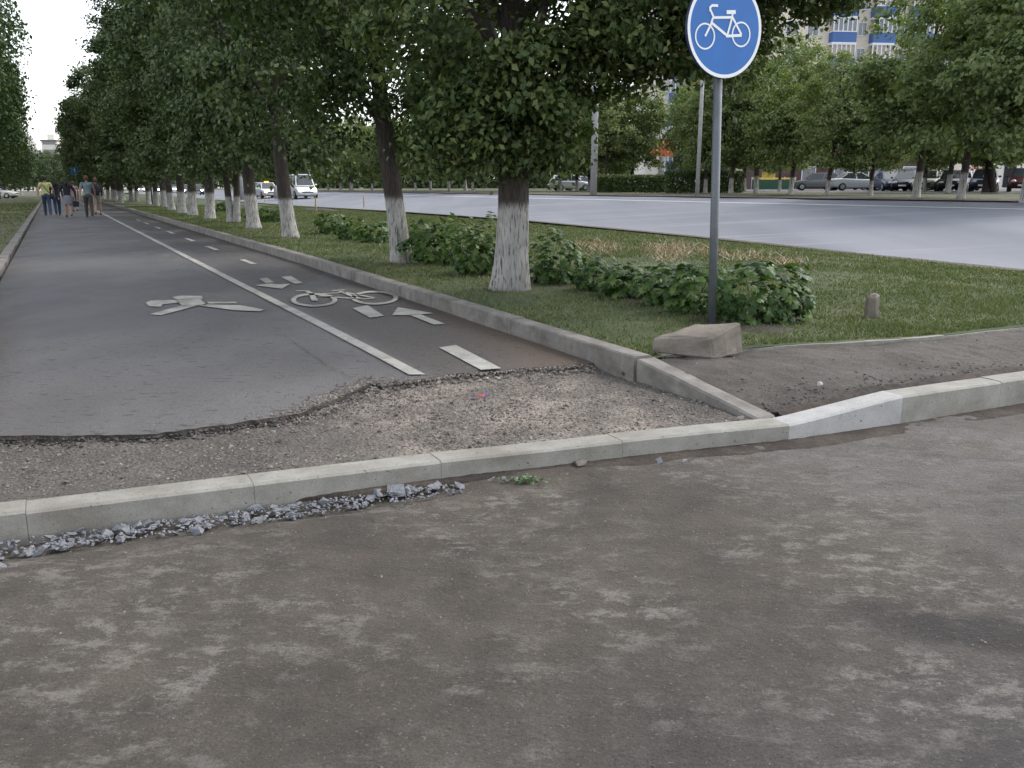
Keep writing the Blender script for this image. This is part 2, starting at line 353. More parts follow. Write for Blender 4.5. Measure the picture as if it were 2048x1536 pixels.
# foreground kerb: precast blocks in one line
def KT(t): return .12 + .085 * max(0, min(1, (t - 3.80) / .86)) + .006 * n2(t, 0, .7)
def kerb_run(name, ts, fs, fz, width, mat, depth=.3, cham=.012):
    mb = MB(); n = 0
    for t0, t1, mi in ts:
        t1 -= .0015; t0 += .0005; st = frange(t0, t1, max(2, int((t1 - t0) / .12) + 1)); rings = []
        jz = rnd.uniform(-.004, .004)
        for t in st:
            s0 = fs(t); z = fz(t) + jz; c = cham
            rings.append([W(s0, t, z - depth), W(s0, t, z - c), W(s0 + c, t, z), W(s0 + width - c, t, z), W(s0 + width, t, z - c), W(s0 + width, t, z - depth)])
        vs = [p for r in rings for p in r]; k = 6
        fsx = [(i * k + j, (i + 1) * k + j, (i + 1) * k + (j + 1) % k, i * k + (j + 1) % k) for i in range(len(rings) - 1) for j in range(k)]
        fsx += [tuple(range(k)), tuple((len(rings) - 1) * k + j for j in reversed(range(k)))]
        mb.add(vs, fsx, mi)
    o = mb.build(name, mat); o['kind'] = 'structure'; return o
seams = [-.25 - i for i in range(14, -1, -1)] + [.72, 1.66, 2.7, 3.78]
blocks = [(a, b, 0) for a, b in zip(seams, seams[1:])] + [(3.78, 4.68, 1), (4.68, 5.62, 0), (5.62, 6.6, 0), (6.6, 7.6, 0), (7.6, 8.6, 0)]
fk = kerb_run('kerb', blocks, KS, KT, .17, [M['kerb'], M['kerbw']])
tag(fk, 'concrete kerb along the dirt driveway, one whiter block ramping up at the right')
# its corner running away to the main road
cpts = [(8.6, 3.56), (10.5, 3.9), (11.8, 4.7), (12.8, 6.0), (13.4, 8.0), (13.7, 11), (14.0, 14)]
mb = MB()
for (t0, s0), (t1, s1) in zip(cpts, cpts[1:]):
    a = W(s0, t0); b = W(s1, t1); d = (b - a).normalized(); pn = Vector((-d.y, d.x, 0)) * .15
    z0 = .205 if t0 < 13 else .2
    vs = [a + Vector((0, 0, -.2)), a + Vector((0, 0, z0)), a + pn + Vector((0, 0, z0)), a + pn + Vector((0, 0, -.2))]
    b = b - d * .006
    z1 = lerp(.205, .12, smooth(11, 14, t1)); z0 = lerp(.205, .12, smooth(11, 14, t0)); vs[1].z = z0; vs[2].z = z0
    vs += [b + Vector((0, 0, -.2)), b + Vector((0, 0, z1)), b + pn + Vector((0, 0, z1)), b + pn + Vector((0, 0, -.2))]
    mb.add(vs, [(0, 1, 2, 3), (7, 6, 5, 4), (0, 4, 5, 1), (1, 5, 6, 2), (2, 6, 7, 3)])
mb.build('corner_kerb', M['kerb'])['kind'] = 'structure'
# broken edge of the asphalt path
def BE(t):
    b = interp(t, [(-6, 5.9), (-.4, 5.58), (.36, 5.27), (.9, 5.27), (1.23, 5.30), (1.6, 5.62), (1.88, 5.88), (2.9, 5.87), (3.8, 5.74)])
    return b + .05 * n2(t, 3, 2.1) + .03 * n2(t, 9, 7) + .018 * n2(t, 5, 19)
PZ = .13
PT = frange(-.78, 3.72, 240)
grid('path', [0] + grow(.0004, 1, 120, 2.0), PT, lambda u, t: W(BE(t) + u * 180, t, drop(BE(t) + u * 180) + PZ + (.004 * n2(t, u * 180, .8) if u > 0 else -.006)), M['path'])
mb = MB(); V = []
for t in PT:
    b = BE(t); j = .009 * n2(t, 1, 23) + .008 * n2(t, 2, 60)
    V += [W(b, t, PZ - .006), W(b - .008 + j, t, PZ - .025), W(b - .035 + j * 3, t, PZ - .06)]
mb.add(V, [(i * 3 + j, i * 3 + 3 + j, i * 3 + 4 + j, i * 3 + 1 + j) for i in range(len(PT) - 1) for j in range(2)])
mb.build('path_edge', M['soil'])['kind'] = 'structure'
# rough bed between path and kerb
def bed_z(s, t):
    z = .088 + .012 * n2(t, s, 2.3) + .012 * n2(t, s, 9) + .007 * n2(t, s, 28)
    k0 = KS(t) + .17
    z = lerp(KT(t) - .008, z, smooth(0, .25, s - k0))
    z += .02 * smooth(1.3, 2.4, t) * smooth(0, .5, s - k0) * (1 - smooth(.5, 1.6, s - k0))
    return min(z, .125)
def bed_f(u, t):
    a = KS(t) + .155; b = BE(t) + .06; s = lerp(a, b, u); return W(s, t, bed_z(s, t))
grid('gravel_bed', frange(0, 1, 90), frange(-14, -3, 20)[:-1] + frange(-3, 3.84, 300), bed_f, M['gravel'])
# kerbs either side of the path
def strip_kerb(name, t0, t1, ztop, s0, s1, mat, block=1.0):
    mb = MB(); s = s0
    while s < s1:
        e = s + block - .008; j = rnd.uniform(-.004, .004); jt = rnd.uniform(-.006, .006)
        q = []
        for ss in (s, e):
            d = drop(ss)
            q += [W(ss, t0 + jt, ztop + d - .3), W(ss, t0 + jt, ztop + d - .012 + j), W(ss, t0 + .014 + jt, ztop + d + j), W(ss, t1 + jt - .012, ztop + d + j), W(ss, t1 + jt, ztop + d - .01 + j), W(ss, t1 + jt, ztop + d - .3)]
        mb.add(q, [(i, i + 6, (i + 1) % 6 + 6, (i + 1) % 6) for i in range(6)] + [(5, 4, 3, 2, 1, 0), (6, 7, 8, 9, 10, 11)])
        s += block; block = 1.0 if s < 60 else 4.0
    o = mb.build(name, mat); o['kind'] = 'structure'; return o
strip_kerb('path_kerb', 3.70, 3.86, .275, 5.22, 180, M['kerbold'])
strip_kerb('edge_kerb', -1.0, -.82, .20, 5.2, 180, M['kerbold'])
strip_kerb('edge_kerb', -1.0, -.82, .19, 4.6, 5.1, M['kerbold'], .6)
# lawns
def lawn_f(u, v):
    sA = interp(v, [(3.84, 5.27), (5, 5.17), (6.5, 4.88), (9, 4.78), (12, 5.2), (13, 6.4), (13.7, 9), (16, 11)])
    s = sA + (180 - sA) * u; tt = 3.85 + (v - 3.85) * (RE(s) - .12 - 3.85) / (13.5 - 3.85)
    z = gz(s, min(tt, 13.9)) + .02 * n2(s, tt, .5) * (1 if tt < 12 else .3) - (0.01 if v < 3.9 else 0)
    return W(s, tt, z)
grid('lawn', grow(0, 1, 110, 2.4), frange(3.85, 13.5, 40), lawn_f, M['lawn'])
grid('left_lawn', grow(4.6, 180, 60, 2), frange(-70, -1.01, 50), lambda s, t: W(s, t, drop(s) + .19 + .04 * n2(s, t, .3) * smooth(-1.2, -3, t)), M['verge'])
# main road with its stepped edge and far verge
grid('road', frange(-80, 260, 120), frange(0, 1, 12), lambda s, k: W(s, lerp(RE(s), 27.4, k), gz(s, lerp(RE(s), 27.4, k))), M['road'])
grid('road_edge', frange(-60, 200, 120), [0, 1], lambda s, k: W(s, RE(s) - .28 + .36 * k + .03 * n2(s, 1, 1), gz(s, RE(s) + .05) + .012 - k * .004), M['dust'])
grid('far_dirt', frange(-60, 260, 120), frange(0, 1, 3), lambda s, k: W(s, 27.1 + 2.6 * k + .5 * n2(s, k, .4), gz(s, 28) + .02 + .05 * k), M['dust'])
grid('far_verge', frange(-60, 260, 100), frange(29.4, 44, 12), lambda s, t: W(s, t, drop(s) + .93 + .05 * n2(s, t, .4)), M['verge'])
grid('parking', frange(-20, 75, 40), frange(43.8, 80, 8), lambda s, t: W(s, t, drop(s) + .93), M['lot'])
# worn pavement beside the lawn, and its thin concrete edging
def side_f(u, t):
    a = KS(t) + .16; b = interp(t, [(3.8, 5.3), (4.8, 5.19), (5.63, 4.99), (6.4, 4.86), (8, 4.8), (9.4, 4.9)]); s = lerp(a, b, u)
    z = lerp(KT(t) - .035, .225, smooth(0, .75, u)) + .012 * n2(s, t, 3) + .01 * n2(s, t, 12) - .03 * (1 - smooth(0, .3, u)) * smooth(-.2, .3, n2(t, 4, 1.5))
    return W(s, t, z)
grid('pavement', frange(0, 1, 40), frange(3.84, 9.4, 160), side_f, M['side'])
mb = MB(); pts = [(4.0, 5.28), (4.8, 5.2), (5.63, 5.0), (6.4, 4.87), (7.4, 4.82), (9.2, 4.82)]
for i in range(len(pts) - 1):
    (t0, s0), (t1, s1) = pts[i], pts[i + 1]; n = 4
    for k in range(n):
        ta, tb = lerp(t0, t1, k / n), lerp(t0, t1, (k + 1) / n) - .004; sa, sb = lerp(s0, s1, k / n), lerp(s0, s1, (k + 1) / n)
        h = .248 + .012 * n2(ta, 3, 2)
        mb.add([W(sa, ta, .1), W(sb, tb, .1), W(sb + .05, tb, .1), W(sa + .05, ta, .1), W(sa, ta, h), W(sb, tb, h), W(sb + .05, tb, h), W(sa + .05, ta, h)],
               [(0, 1, 5, 4), (1, 2, 6, 5), (2, 3, 7, 6), (3, 0, 4, 7), (4, 5, 6, 7)])
mb.build('lawn_edging', M['kerb'])['kind'] = 'structure'
# dark dirt heaped along the back of the right kerb
def heap_f(u, t):
    a = KS(t) + .15; w = .10 + .13 * (n2(t, 7, 1.7) + .4); s = a + w * u; return W(s, t, KT(t) - .03 + .014 * math.sin(math.pi * min(1, u)) * (1 + n2(t, u, 9)) + .012 * n2(t, u, 25) - (.02 if u > .97 else 0) + .03 * u)
grid('soil_heap', frange(0, 1, 10), frange(3.9, 6.9, 130), heap_f, M['soil'])

def kdirt(u, t):
    w = (.06 + .10 * smooth(2.0, 3.6, t) + .05 * n2(t, 3, 2)) * smooth(.6, 1.8, t); s = KS(t) + .01 - w * u
    return W(s, t, .012 + .016 * (1 - u) + .006 * n2(t, u, 14) - (.016 if u > .97 else 0))
grid('kerb_dirt', frange(0, 1, 8), frange(.8, 9, 420), kdirt, M['kdirt'])
# loose end block sloping from the path kerb down to the front kerb
def boxy(corners_bottom, corners_top, mat, name, bevel=.012, jit=0.0, sub=1, parent=None):
    import bmesh
    bm = bmesh.new(); vs = [bm.verts.new(c) for c in corners_bottom + corners_top]
    for f in [(3, 2, 1, 0), (4, 5, 6, 7), (0, 1, 5, 4), (1, 2, 6, 5), (2, 3, 7, 6), (3, 0, 4, 7)]: bm.faces.new([vs[i] for i in f])
    bmesh.ops.bevel(bm, geom=list(bm.edges), offset=bevel, segments=1, affect='EDGES')
    if sub:
        bmesh.ops.subdivide_edges(bm, edges=list(bm.edges), cuts=sub, use_grid_fill=True)
        for v in bm.verts:
            nz = mnoise.noise_vector(v.co * 9) * jit + mnoise.noise_vector(v.co * 30) * jit * .4; v.co += nz
    bmesh.ops.recalc_face_normals(bm, faces=bm.faces)
    me = bpy.data.meshes.new(name); bm.to_mesh(me); bm.free(); return mk(name, me, mat, parent)
o = boxy([W(5.20, 3.70, -.02), W(5.20, 3.87, -.02), W(3.90, 3.86, -.1), W(3.90, 3.69, -.1)], [W(5.20, 3.70, .262), W(5.20, 3.87, .262), W(3.90, 3.84, .128), W(3.90, 3.69, .128)], M['kerbold'], 'kerb_block', .014, .006, 5)
tag(o, 'sloping concrete kerb block dipping from the path kerb down to the driveway kerb', 'kerb block')

# ------------------------------------------------------------------ painted markings
def MP(px, py, off=.0): p = G(px, py, 0); s, t = ST(p.x, p.y); return s, t
def mark(name, polys, z=PZ + .010, label=None):
    mb = MB()
    for poly in polys:
        mb.add([W(s, t, drop(s) + z) for s, t in poly], [tuple(range(len(poly)))])
    me = mb.mesh(name)
    for p in me.polygons:
        if p.normal.z < 0: p.flip()
    o = mk(name, me, M['paint']); o['kind'] = 'structure'
    if label: o['label'] = label
    return o
def pxpoly(pts): return [MP(*p) for p in pts]
lt = frange(0, 1, 40)
q = []
def LC(s): return 2.27 - .12 * smooth(6, 16, s) 
ss = grow(5.98, 150, 60, 2)
for a, b in zip(ss, ss[1:]): q.append([(a, LC(a) - .055), (b, LC(b) - .055), (b, LC(b) + .055), (a, LC(a) + .055)])
q[0][3] = (5.93, LC(5.93) + .055); mark('lane_line', q, label='solid white line between footway and cycle lane')
dash = [[(878, 697), (912, 692), (1003, 739), (962, 742)], [(705, 618), (735, 612), (768, 633), (740, 637)]]
q = [pxpoly(d) for d in dash]; mark('lane_dash', [q[0]], label='nearest white dash of the cycle lane centre line'); mark('lane_dash', [q[1]], label='short worn dash beside the near arrow')
sd, tdd = MP(585, 560)
for k, (a, b) in enumerate([((480, 520), (512, 529)), ((414, 493), (440, 501)), ((371, 477), (391, 483)), ((332, 463), (350, 468)), ((310, 454), (322, 458)), ((285, 446), (296, 449)), ((262, 440), (272, 442))]):
    s0, t0 = MP(*b); s1, t1 = MP(*a); tm = 2.95
    mark('lane_dash', [[(s0, tm - .05), (s1, tm - .05), (s1, tm + .05), (s0, tm + .05)]], label='white dash of the cycle lane, %s beyond the bicycle symbol' % ['first', 'second', 'third', 'fourth', 'fifth', 'sixth', 'seventh'][k])
mark('lane_dash', [pxpoly([(562, 555), (582, 553), (605, 567), (590, 569)])], label='white dash just right of the far arrow')
mark('arrow_marking', [pxpoly([(784, 633), (795, 616), (870, 629), (822, 631), (889, 649), (869, 651)])], label='white arrow pointing away, near side of the bicycle symbol') if 0 else None
mark('arrow_marking', [pxpoly([(784, 632), (796, 616), (867, 628), (838, 631), (818, 632)]), pxpoly([(818, 631), (840, 630), (889, 649), (868, 651)])], label='white arrow pointing away, near the broken edge')
mark('arrow_marking', [pxpoly([(510, 572), (540, 568), (556, 570), (580, 569), (564, 579)]), pxpoly([(518, 559), (534, 557), (549, 566), (532, 567.5)])], label='white arrow pointing towards the viewer, beyond the bicycle symbol')
# pedestrian symbol
mark('pedestrian_marking', [pxpoly(p) for p in [
    [(345, 596), (360, 593), (403, 593), (407, 599), (380, 601), (352, 600)],
    [(350, 601), (402, 600), (414, 612), (365, 613)],
    [(352, 601), (360, 607), (325, 610), (322, 615), (298, 614), (292, 607), (300, 603)],
    [(414, 605), (470, 605), (476, 608), (418, 609)],
    [(408, 610), (480, 612), (528, 621), (520, 624), (470, 622), (400, 613)],
    [(365, 612), (395, 613), (322, 632), (299, 630)]]], label='white walking figure painted on the footway')
def ring(c, rs, rt, w, n=30):
    out = []
    for i in range(n):
        a, b = 2 * math.pi * i / n, 2 * math.pi * (i + 1) / n
        out.append([(c[0] + math.cos(a) * (rs - w), c[1] + math.sin(a) * (rt - w)), (c[0] + math.cos(b) * (rs - w), c[1] + math.sin(b) * (rt - w)), (c[0] + math.cos(b) * rs, c[1] + math.sin(b) * rt), (c[0] + math.cos(a) * rs, c[1] + math.sin(a) * rt)])
    return out
def seg(a, b, w):
    a = Vector(a); b = Vector(b); d = (b - a).normalized(); n = Vector((-d.y, d.x)) * w / 2
    return [tuple(a - n), tuple(b - n), tuple(b + n), tuple(a + n)]
def wheelring(px0, px1, py0, py1, w=5, n=36):
    cx, cy, rx, ry = (px0 + px1) / 2, (py0 + py1) / 2, (px1 - px0) / 2, (py1 - py0) / 2; out = []
    for i in range(n):
        a, b = 2 * math.pi * i / n, 2 * math.pi * (i + 1) / n
        f = lambda an, k: MP(cx + math.cos(an) * (rx - k * w * 1.6), cy + math.sin(an) * (ry - k * w * .6))
        out.append([f(a, 1), f(b, 1), f(b, 0), f(a, 0)])
    return out
def pseg(a, b, w):
    return seg(MP(*a), MP(*b), w)
mark('bicycle_marking', wheelring(582, 675, 588, 615, 6) + wheelring(702, 797, 583, 611, 6) + [pseg(*x) for x in [
    ((630, 603), (622, 588), .07), ((618, 583), (592, 583), .06), ((622, 588), (612, 583), .06), ((638, 593), (722, 600), .06), ((645, 589), (690, 586), .05), ((722, 600), (680, 584), .06), ((664, 583), (690, 581), .07), ((748, 597), (690, 586), .05), ((748, 598), (722, 600), .05)]],
    z=PZ + .011, label='white bicycle symbol painted in the cycle lane')
# cracks
def crack(pts, w, name='crack'):
    q = []; pp = []
    for (a, b) in zip(pts, pts[1:]):
        for k in range(8):
            u = k / 8; p = MP(lerp(a[0], b[0], u), lerp(a[1], b[1], u)); pp.append((p[0] + rnd.uniform(-.015, .015), p[1] + rnd.uniform(-.015, .015)))
    for a, b in zip(pp, pp[1:]):
        if rnd.random() < .85: q.append(seg(a, b, w * rnd.uniform(.4, 1.3)))
    mb = MB()
    for poly in q: mb.add([W(s, t, PZ + .008 + drop(s)) for s, t in poly], [(0, 1, 2, 3)])
    mb.build(name, M['crack'])['kind'] = 'structure'
crack([(548, 655), (600, 695), (650, 728), (712, 762)], .006)
crack([(790, 727), (830, 738), (850, 730)], .007)
crack([(930, 715), (965, 722)], .007)
# lane lines of the main road
def rline(t0, s0, s1, w, name='road_line'):
    n = max(2, int((s1 - s0) / 3)); q = []; mb = MB()
    for a, b in zip(frange(s0, s1, n), frange(s0, s1, n)[1:]): mb.add([W(a, t0 - w, gz(a, t0 - w) + .008), W(b, t0 - w, gz(b, t0 - w) + .008), W(b, t0 + w, gz(b, t0 + w) + .008), W(a, t0 + w, gz(a, t0 + w) + .008)], [(0, 3, 2, 1)])
    mb.build(name, M['signwhite'])['kind'] = 'structure'
def GT(px, py): p = G(px, py); return ST(p.x, p.y)
_l = [GT(2048, 425), GT(1800, 413), GT(1640, 405)]
rline(sum(x[1] for x in _l) / 3, -10, 120, .09)
grid('far_lawn', frange(75, 260, 50), frange(43.5, 140, 20), lambda s, t: W(s, t, drop(s) + .92 + .05 * n2(s, t, .3)), M['verge'])

# ------------------------------------------------------------------ foliage
def leaf_mesh(name, C, Nrm, size, rng, fold=.35, aspect=.62):
    n = len(C); nr = Nrm / (np.linalg.norm(Nrm, axis=1, keepdims=True) + 1e-9)
    r = rng.normal(size=(n, 3)); r[:, 2] -= .6
    d = r - nr * (r * nr).sum(1, keepdims=True); d /= np.linalg.norm(d, axis=1, keepdims=True) + 1e-9
    w = np.cross(nr, d); L = (size * rng.uniform(.65, 1.3, n))[:, None]
    base = C - d * L * .5; tip = C + d * L * .5
    l = C + w * L * aspect * .5 + nr * L * fold * .35 - d * L * .08; rr = C - w * L * aspect * .5 + nr * L * fold * .35 - d * L * .08
    V = np.stack([base, l, tip, rr], 1).reshape(-1, 3).astype(np.float32)
    me = bpy.data.meshes.new(name); me.vertices.add(4 * n); me.vertices.foreach_set('co', V.ravel())
    idx = np.array([0, 1, 2, 0, 2, 3])[None, :] + 4 * np.arange(n)[:, None]
    me.loops.add(6 * n); me.loops.foreach_set('vertex_index', idx.ravel().astype(np.int32))
    me.polygons.add(2 * n); me.polygons.foreach_set('loop_start', np.arange(0, 6 * n, 3).astype(np.int32))
    me.update(calc_edges=True); return me
def crown(name, seed, nl, size, blobs, cl=60, cr=.45, flat=.6, fill=.35, outer=.75):
    """blobs: (x,y,z,rx,ry,rz,weight)"""
    rng = np.random.default_rng(seed); wts = np.array([b[6] for b in blobs]); wts = wts / wts.sum()
    nc = max(1, nl // cl); bi = rng.choice(len(blobs), nc, p=wts); B = np.array([b[:6] for b in blobs])[bi]
    d = rng.normal(size=(nc, 3)); d /= np.linalg.norm(d, axis=1, keepdims=True)
    rad = np.where(rng.random(nc) < outer, rng.uniform(.78, 1.06, nc), rng.uniform(.3, .85, nc))[:, None]
    CC = B[:, :3] + d * B[:, 3:] * rad
    k = rng.integers(0, nc, nl); off = rng.normal(size=(nl, 3)) * cr * np.array([1, 1, flat]) * rng.uniform(.5, 1.0, (nc, 1))[k]
    C = CC[k] + off
    C[:, 2] -= .13 * (off[:, 0] ** 2 + off[:, 1] ** 2) / cr
    Nn = d[k] * .8 + rng.normal(size=(nl, 3)) * .55 + np.array([0, 0, .55])
    return leaf_mesh(name, C, Nn, size, rng)
def trunk_mesh(name, seed, h, r0, lean=(0, 0), limbs=6, limb_z=(1.9, 5), limb_len=2.2, n=28, flare=1.35, spread=.6, double=False):
    rg = random.Random(seed); mb = MB()
    def wob(i, k, z): return 1 + .06 * math.sin(k * 3.1 + z * 1.3) + .05 * n2(k * .9, z * 3, 1, seed)
    zs = [-.15, 0, .08, .2, .4, .7, 1.0, 1.4, 1.9, 2.5, 3.3, 4.2, 5.2, h * .8, h]
    zs = sorted(set([z for z in zs if z <= h]))
    def axis(z): return Vector((lean[0] * z + .05 * math.sin(z * .8 + seed), lean[1] * z + .05 * math.cos(z * .7 + seed), z))
    def rad(z): return r0 * (1 + (flare - 1) * math.exp(-max(z, 0) / .22)) * (1 - .78 * max(0, z) / h)
    if double:
        for sx in (-1, 1): mb.tube([axis(z) + Vector((sx * (r0 * .62 + .05 * z), 0, 0)) for z in zs], [rad(z) * .72 for z in zs], n, wob=wob)
    else: mb.tube([axis(z) for z in zs], [rad(z) for z in zs], n, wob=wob)
    for i in range(limbs):
        z = rg.uniform(*limb_z); a = rg.uniform(0, 6.28); p = axis(z); L = limb_len * rg.uniform(.7, 1.2); pts = [p]; d = Vector((math.cos(a) * spread, math.sin(a) * spread, .8)).normalized()
        for k in range(4): p = p + d * L / 4; d = (d + Vector((rg.uniform(-.25, .25), rg.uniform(-.25, .25), rg.uniform(-.1, .2)))).normalized(); pts.append(p)
        rr = rad(z) * .5; mb.tube(pts, [rr, rr * .75, rr * .55, rr * .35, rr * .18], 8)
        for j in (2, 3):
            q = pts[j]; d2 = (d + Vector((rg.uniform(-1, 1), rg.uniform(-1, 1), rg.uniform(-.3, .5)))).normalized(); mb.tube([q, q + d2 * L * .25, q + d2 * L * .5 + Vector((0, 0, -.05))], [rr * .3, rr * .2, rr * .07], 6)
    return mb.mesh(name)
def tree(name, loc, trunk_me, crown_me, bark, leaf, label, cat, group, rz=0, sc=1.0):
    e = empty(name, loc, rz); e.scale = (sc, sc, sc) if not isinstance(sc, tuple) else sc
    for nm, me, m, sm in (('trunk', trunk_me, bark, True), ('crown', crown_me, leaf, False)):
        if not me.materials:
            me.materials.append(m)
            if sm: me.polygons.foreach_set('use_smooth', [True] * len(me.polygons))
        o = bpy.data.objects.new(nm, me); COL.objects.link(o); o.parent = e
    tag(e, label, cat, group); return e
ORD = ['first', 'second', 'third', 'fourth', 'fifth', 'sixth', 'seventh', 'eighth', 'ninth', 'tenth', 'eleventh', 'twelfth', 'thirteenth', 'fourteenth', 'fifteenth', 'sixteenth', 'seventeenth', 'eighteenth', 'nineteenth', 'twentieth', 'twenty-first', 'twenty-second', 'twenty-third', 'twenty-fourth', 'twenty-fifth', 'twenty-sixth']
# nearest tree: heavy crown leaning over to the right (world axes)
blT1 = [(0.2, 0, 4.3, 2.6, 2.6, 1.7, 5), (2.3, -.2, 3.75, 1.7, 1.5, .85, 4.2), (3.0, .2, 4.4, 1.8, 1.6, 1.1, 4), (-.6, -.7, 2.9, 1.0, .9, .8, 1.5), (.25, -.8, 2.3, .55, .4, .55, .9), (-.55, .5, 2.2, .4, .4, .6, .6),
        (.55, .1, 2.0, .35, .35, .5, .5), (-.15, -.45, 1.95, .35, .3, .4, .4), (.9, -.6, 2.9, .6, .6, .6, .8), (0, 0, 6.2, 2.4, 2.4, 1.8, 3), (-1.6, .2, 3.9, 1.3, 1.2, 1.1, 1.5), (1.6, -.1, 3.15, .9, .8, .45, 1.2), (3.1, -.2, 3.6, 1.0, .9, .55, 1.4), (-.66, -.3, 1.76, .3, .3, .32, 1.0), (.36, -.3, 1.7, .26, .3, .33, .8), (-.3, -.5, 2.1, .5, .35, .35, 1.2), (.02, -.45, 1.85, .3, .2, .3, .6), (.7, -.4, 2.2, .5, .4, .45, .7), (1.1, -.2, 2.7, .6, .5, .5, .8), (2.1, -.2, 2.8, .75, .6, .4, .75), (1.5, -.1, 2.75, .5, .5, .3, .4)]
T = [(1018, 580), (797, 523), (581, 474), (507, 456), (466, 444), (422, 437), (388, 430), (362, 426), (342, 420), (330, 414), (312, 412), (296, 408), (275, 402), (262, 402), (248, 400), (232, 398)]
c1 = crown('crown', 1, 86000, .088, blT1, 170, .19, .6)
t1 = trunk_mesh('trunk', 1, 7.5, .195, (.03, 0), 8, (2.0, 3.6), 2.6, 48, 1.28)
p = G(1013, 581); tree('lime_tree', p, t1, c1, M['bark'], M['leafn'], 'nearest lime tree with a whitewashed trunk, left of the blue bicycle sign', 'tree', 'lime trees beside the cycle path')
def std_blobs(rx, z0, z1, seed, k=11):
    rg = random.Random(seed); zm = (z0 + z1) / 2; b = [(0, 0, zm + .2, rx * .86, rx * .86, (z1 - z0) * .46, 6)]
    for i in range(k):
        a = rg.uniform(0, 6.28); z = rg.uniform(z0 + .5, z1 - 1.2); q = math.sin(math.pi * (z - z0 + .8) / (z1 - z0 + 1.2)); b.append((math.cos(a) * rx * .62 * q, math.sin(a) * rx * .62 * q, z, rx * .45, rx * .45, rx * .36, 1.4))
    for i in range(5):
        a = rg.uniform(0, 6.28); r = rg.uniform(.3, .7) * rx; b.append((math.cos(a) * r, math.sin(a) * r, z0 + rg.uniform(-.1, .5), .7, .7, .55, .5))
    return b
c2 = crown('crown', 2, 62000, .098, std_blobs(2.9, 2.2, 9.5, 2), 100, .24, .6)
t2 = trunk_mesh('trunk', 2, 8, .155, (-.07, 0), 7, (2.0, 4.5), 2.4, 36, 1.25)
p = G(799, 525); tree('lime_tree', p, t2, c2, M['bark'], M['leafn'], 'second nearest lime tree, slim leaning trunk whitewashed to waist height', 'tree', 'lime trees beside the cycle path')
cm = [crown('crown', 10 + i, 32000, .16, std_blobs(3.3, 2.3, 11.3, 20 + i, 13), 90, .3, .6) for i in range(3)]
tm = [trunk_mesh('trunk', 10 + i, 9, .19, ((-.06, .03)[i % 2], 0), 7, (2.2, 5.5), 2.4, 20, 1.3) for i in range(3)]; tdbl = trunk_mesh('trunk', 19, 9, .19, (0, 0), 5, (2.2, 5.5), 2.4, 16, 1.25, .6, True)
cf = [crown('crown', 30 + i, 14000, .26, std_blobs(3.5, 2.3, 11.5, 40 + i, 13), 60, .38, .6) for i in range(2)]
row = [(x, y + 1) for x, y in T[2:]]
for i, (x, y) in enumerate(row):
    p = G(x, y); D = p.y
    cmsh = cm[i % 3] if i < 7 else cf[i % 2]
    tree('lime_tree', p, tdbl if i == 2 else tm[i % 3], cmsh, M['bark'], M['leafm'], '%s lime tree along the cycle path counting from the bicycle sign%s' % (ORD[i + 2], ', trunk forked' if i == 2 else ''), 'tree', 'lime trees beside the cycle path', rnd.uniform(0, 6.28) if i != 2 else 0, rnd.uniform(.85, .97))
s = 72; i = 18
while s < 150:
    tree('lime_tree', W(s, 4.5, gz(s, 5)), tm[i % 3], cf[i % 2], M['bark'], M['leafm'], '%s lime tree along the cycle path counting away from the bicycle sign, far off' % (ORD[i - 2] if i - 2 < len(ORD) else 'last'), 'tree', 'lime trees beside the cycle path', rnd.uniform(0, 6.28), rnd.uniform(.85, .97)); s += 8.5; i += 1
# trees left of the path: pendulous birches
def birch_crown(seed, nl=15000):
    rng = np.random.default_rng(seed); rg = random.Random(seed); bl = [(0, 0, 6.5, 2.4, 2.4, 5.0, 5)]
    for k in range(9):
        a = rg.uniform(0, 6.28); z = rg.uniform(3, 11); bl.append((math.cos(a) * 2.0, math.sin(a) * 2.0, z, 1.1, 1.1, 1.5, 1))
    C = []; 
    B = np.array([b[:6] for b in bl]); w = np.array([b[6] for b in bl]); nc = nl // 22
    bi = rng.choice(len(bl), nc, p=w / w.sum()); d = rng.normal(size=(nc, 3)); d /= np.linalg.norm(d, axis=1, keepdims=True)
    CC = B[bi, :3] + d * B[bi, 3:] * rng.uniform(.6, 1.05, (nc, 1)); k = rng.integers(0, nc, nl); u = rng.random(nl)
    C = CC[k] + rng.normal(size=(nl, 3)) * .13 + np.stack([d[k, 0] * .5 * u, d[k, 1] * .5 * u, -1.5 * u ** 1.4], 1)
    N = d[k] + rng.normal(size=(nl, 3)) * .6
    return leaf_mesh('crown', C, N, .2, rng)
bc = [birch_crown(50), birch_crown(51)]; bt = trunk_mesh('trunk', 55, 11, .16, (.02, 0), 9, (2.5, 9), 2.4, 12, 1.2)
for i, (s, t, sc) in enumerate([(48, -6.4, .85), (58, -5.9, .9), (70, -5.6, 1.0), (84, -5.4, 1.0), (98, -5.4, 1.0), (111, -5.2, .9), (124, -5.0, .75), (134, -4.2, .6), (60, -12, 1.1), (80, -12, 1.15), (100, -13, 1.1)]):
    tree('birch_tree', W(s, t, gz(s, t)), bt, bc[i % 2], M['barkd'], M['leafl'], 'birch left of the path, %s %s' % (ORD[i] if i < 8 else ORD[i - 8], 'along the footway edge counting away' if i < 8 else 'in the row behind counting away'), 'tree', 'birches left of the footway', rnd.uniform(0, 6.28), sc * 1.55)
